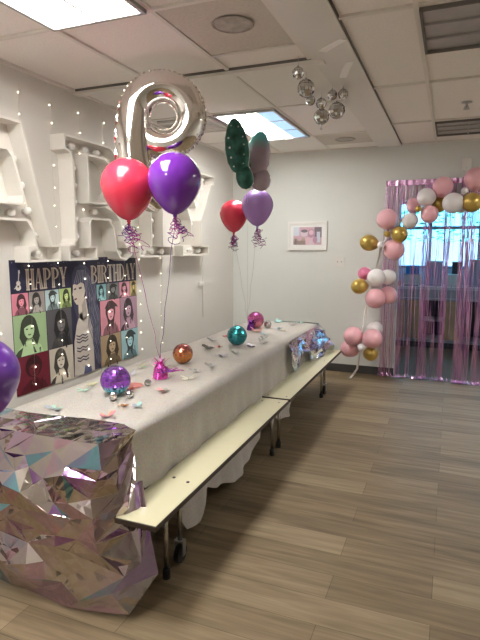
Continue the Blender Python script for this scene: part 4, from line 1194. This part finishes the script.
item('tray', 'grey tray at the front of the worktop', 'tray', -.56, 8.54, .966, .22, .10, .03, M['kgrey'])
item('cup', 'small orange cup at the left on the worktop', 'cup', -.74, 8.55, .966, .06, .06, .07, M['korange'])
item('paper_towel_box', 'white box on the worktop seen between the curtain bundles', 'box', .05, 8.70, .966, .20, .20, .17, M['plastic'], M['plastic'])
item('coffee_maker', 'dark appliance on the worktop by the window', 'appliance', .09, 8.93, .966, .14, .16, .36, M['kdark'], M['kgrey'])
item('storage_box', 'pale lilac box on the worktop between blue box and dark appliance', 'box', -.24, 8.80, .966, .24, .22, .37, mat('lilac_plastic', (.45, .42, .60), .5), M['plastic'])
item('storage_box', 'pale box at the right end of the visible worktop', 'box', .38, 8.75, .966, .24, .22, .40, mat('grey_lilac_plastic', (.48, .46, .58), .5), M['plastic'])
# outdoors beyond the window
struct('ground', box(B(), -9, 9, KY1+.1, 24, -.3, -.2), M['ground'])
struct('wall_garden', box(B(), -6, 6, 15, 15.2, -.2, 1.68), M['stucco'])
def hedge(x, y, z0, h, r, seed, lab):
    rn = random.Random(seed); bm = B()
    for k in range(420):
        a, b_ = rn.uniform(0, 2*PI), rn.uniform(-1, 1); q = math.sqrt(1-b_*b_)
        k2 = rn.uniform(.7, 1)
        p = Vector((q*math.cos(a)*r*k2, q*math.sin(a)*r*.6*k2, z0+h/2+b_*h/2*k2))
        R = Matrix.Rotation(rn.uniform(0, 6), 3, 'Z') @ Matrix.Rotation(rn.uniform(-1, 1), 3, 'X'); s = rn.uniform(.12, .26)
        bm.faces.new([bm.verts.new(p+R @ Vector(v)*s) for v in ((-.5, 0, 0), (0, -.3, .1), (.5, 0, 0), (0, .3, .1))])
    t = thing('tree', lab, 'tree', (x, y, -.2), 0, 'trees outside the window')
    o = obj('foliage', bm, M['leafm'], t); o['kind'] = 'stuff'
    obj('trunk', tube(B(), [(0, 0, 0), (.03, 0, z0+h*.3)], [.12, .08], 8), M['kwood'], t, True)
hedge(-1.9, 17.5, 1.0, 3.4, 1.6, 1, 'leafy green tree outside the window behind the left of the curtain')
hedge(.6, 20.5, 1.0, 3.4, 1.5, 2, 'leafy green tree outside the window behind the middle of the curtain')
hedge(2.9, 17.2, 1.0, 3.2, 1.4, 3, 'leafy green tree outside the window at the right end')

# ------------------------------------------------------------------ world, daylight, camera
wd = bpy.data.worlds.new('sky'); scene.world = wd; wd.use_nodes = True
bg = wd.node_tree.nodes['Background']
bg.inputs['Color'].default_value = (.14, .60, .95, 1); bg.inputs['Strength'].default_value = 2.5
sn = bpy.data.lights.new('sun', 'SUN'); sn.energy = 3.5; sn.angle = .02; sn.color = (1, .97, .9)
so = bpy.data.objects.new('sun', sn); COL.objects.link(so); so.rotation_euler = (math.radians(48), 0, math.radians(25))

cam = bpy.data.cameras.new('camera'); cam.sensor_fit = 'VERTICAL'; cam.sensor_height = 36; cam.sensor_width = 27
cam.lens = 520/640*36; cam.clip_start = .05; cam.clip_end = 100
co = bpy.data.objects.new('camera', cam); COL.objects.link(co)
pit = math.atan(75/520); yaw = math.atan(212/math.hypot(520, 75))
co.location = (0, 0, 1.6); co.rotation_euler = (PI/2-pit, 0, yaw)
scene.camera = co
vs = scene.view_settings
scene.display_settings.display_device = 'sRGB'
vs.view_transform = 'Standard'; vs.look = 'None'; vs.gamma = 1; vs.use_curve_mapping = False
vs.exposure = 1.25
scene.cycles.max_bounces = 10; scene.cycles.diffuse_bounces = 5; scene.cycles.glossy_bounces = 5
scene.cycles.sample_clamp_indirect = 6
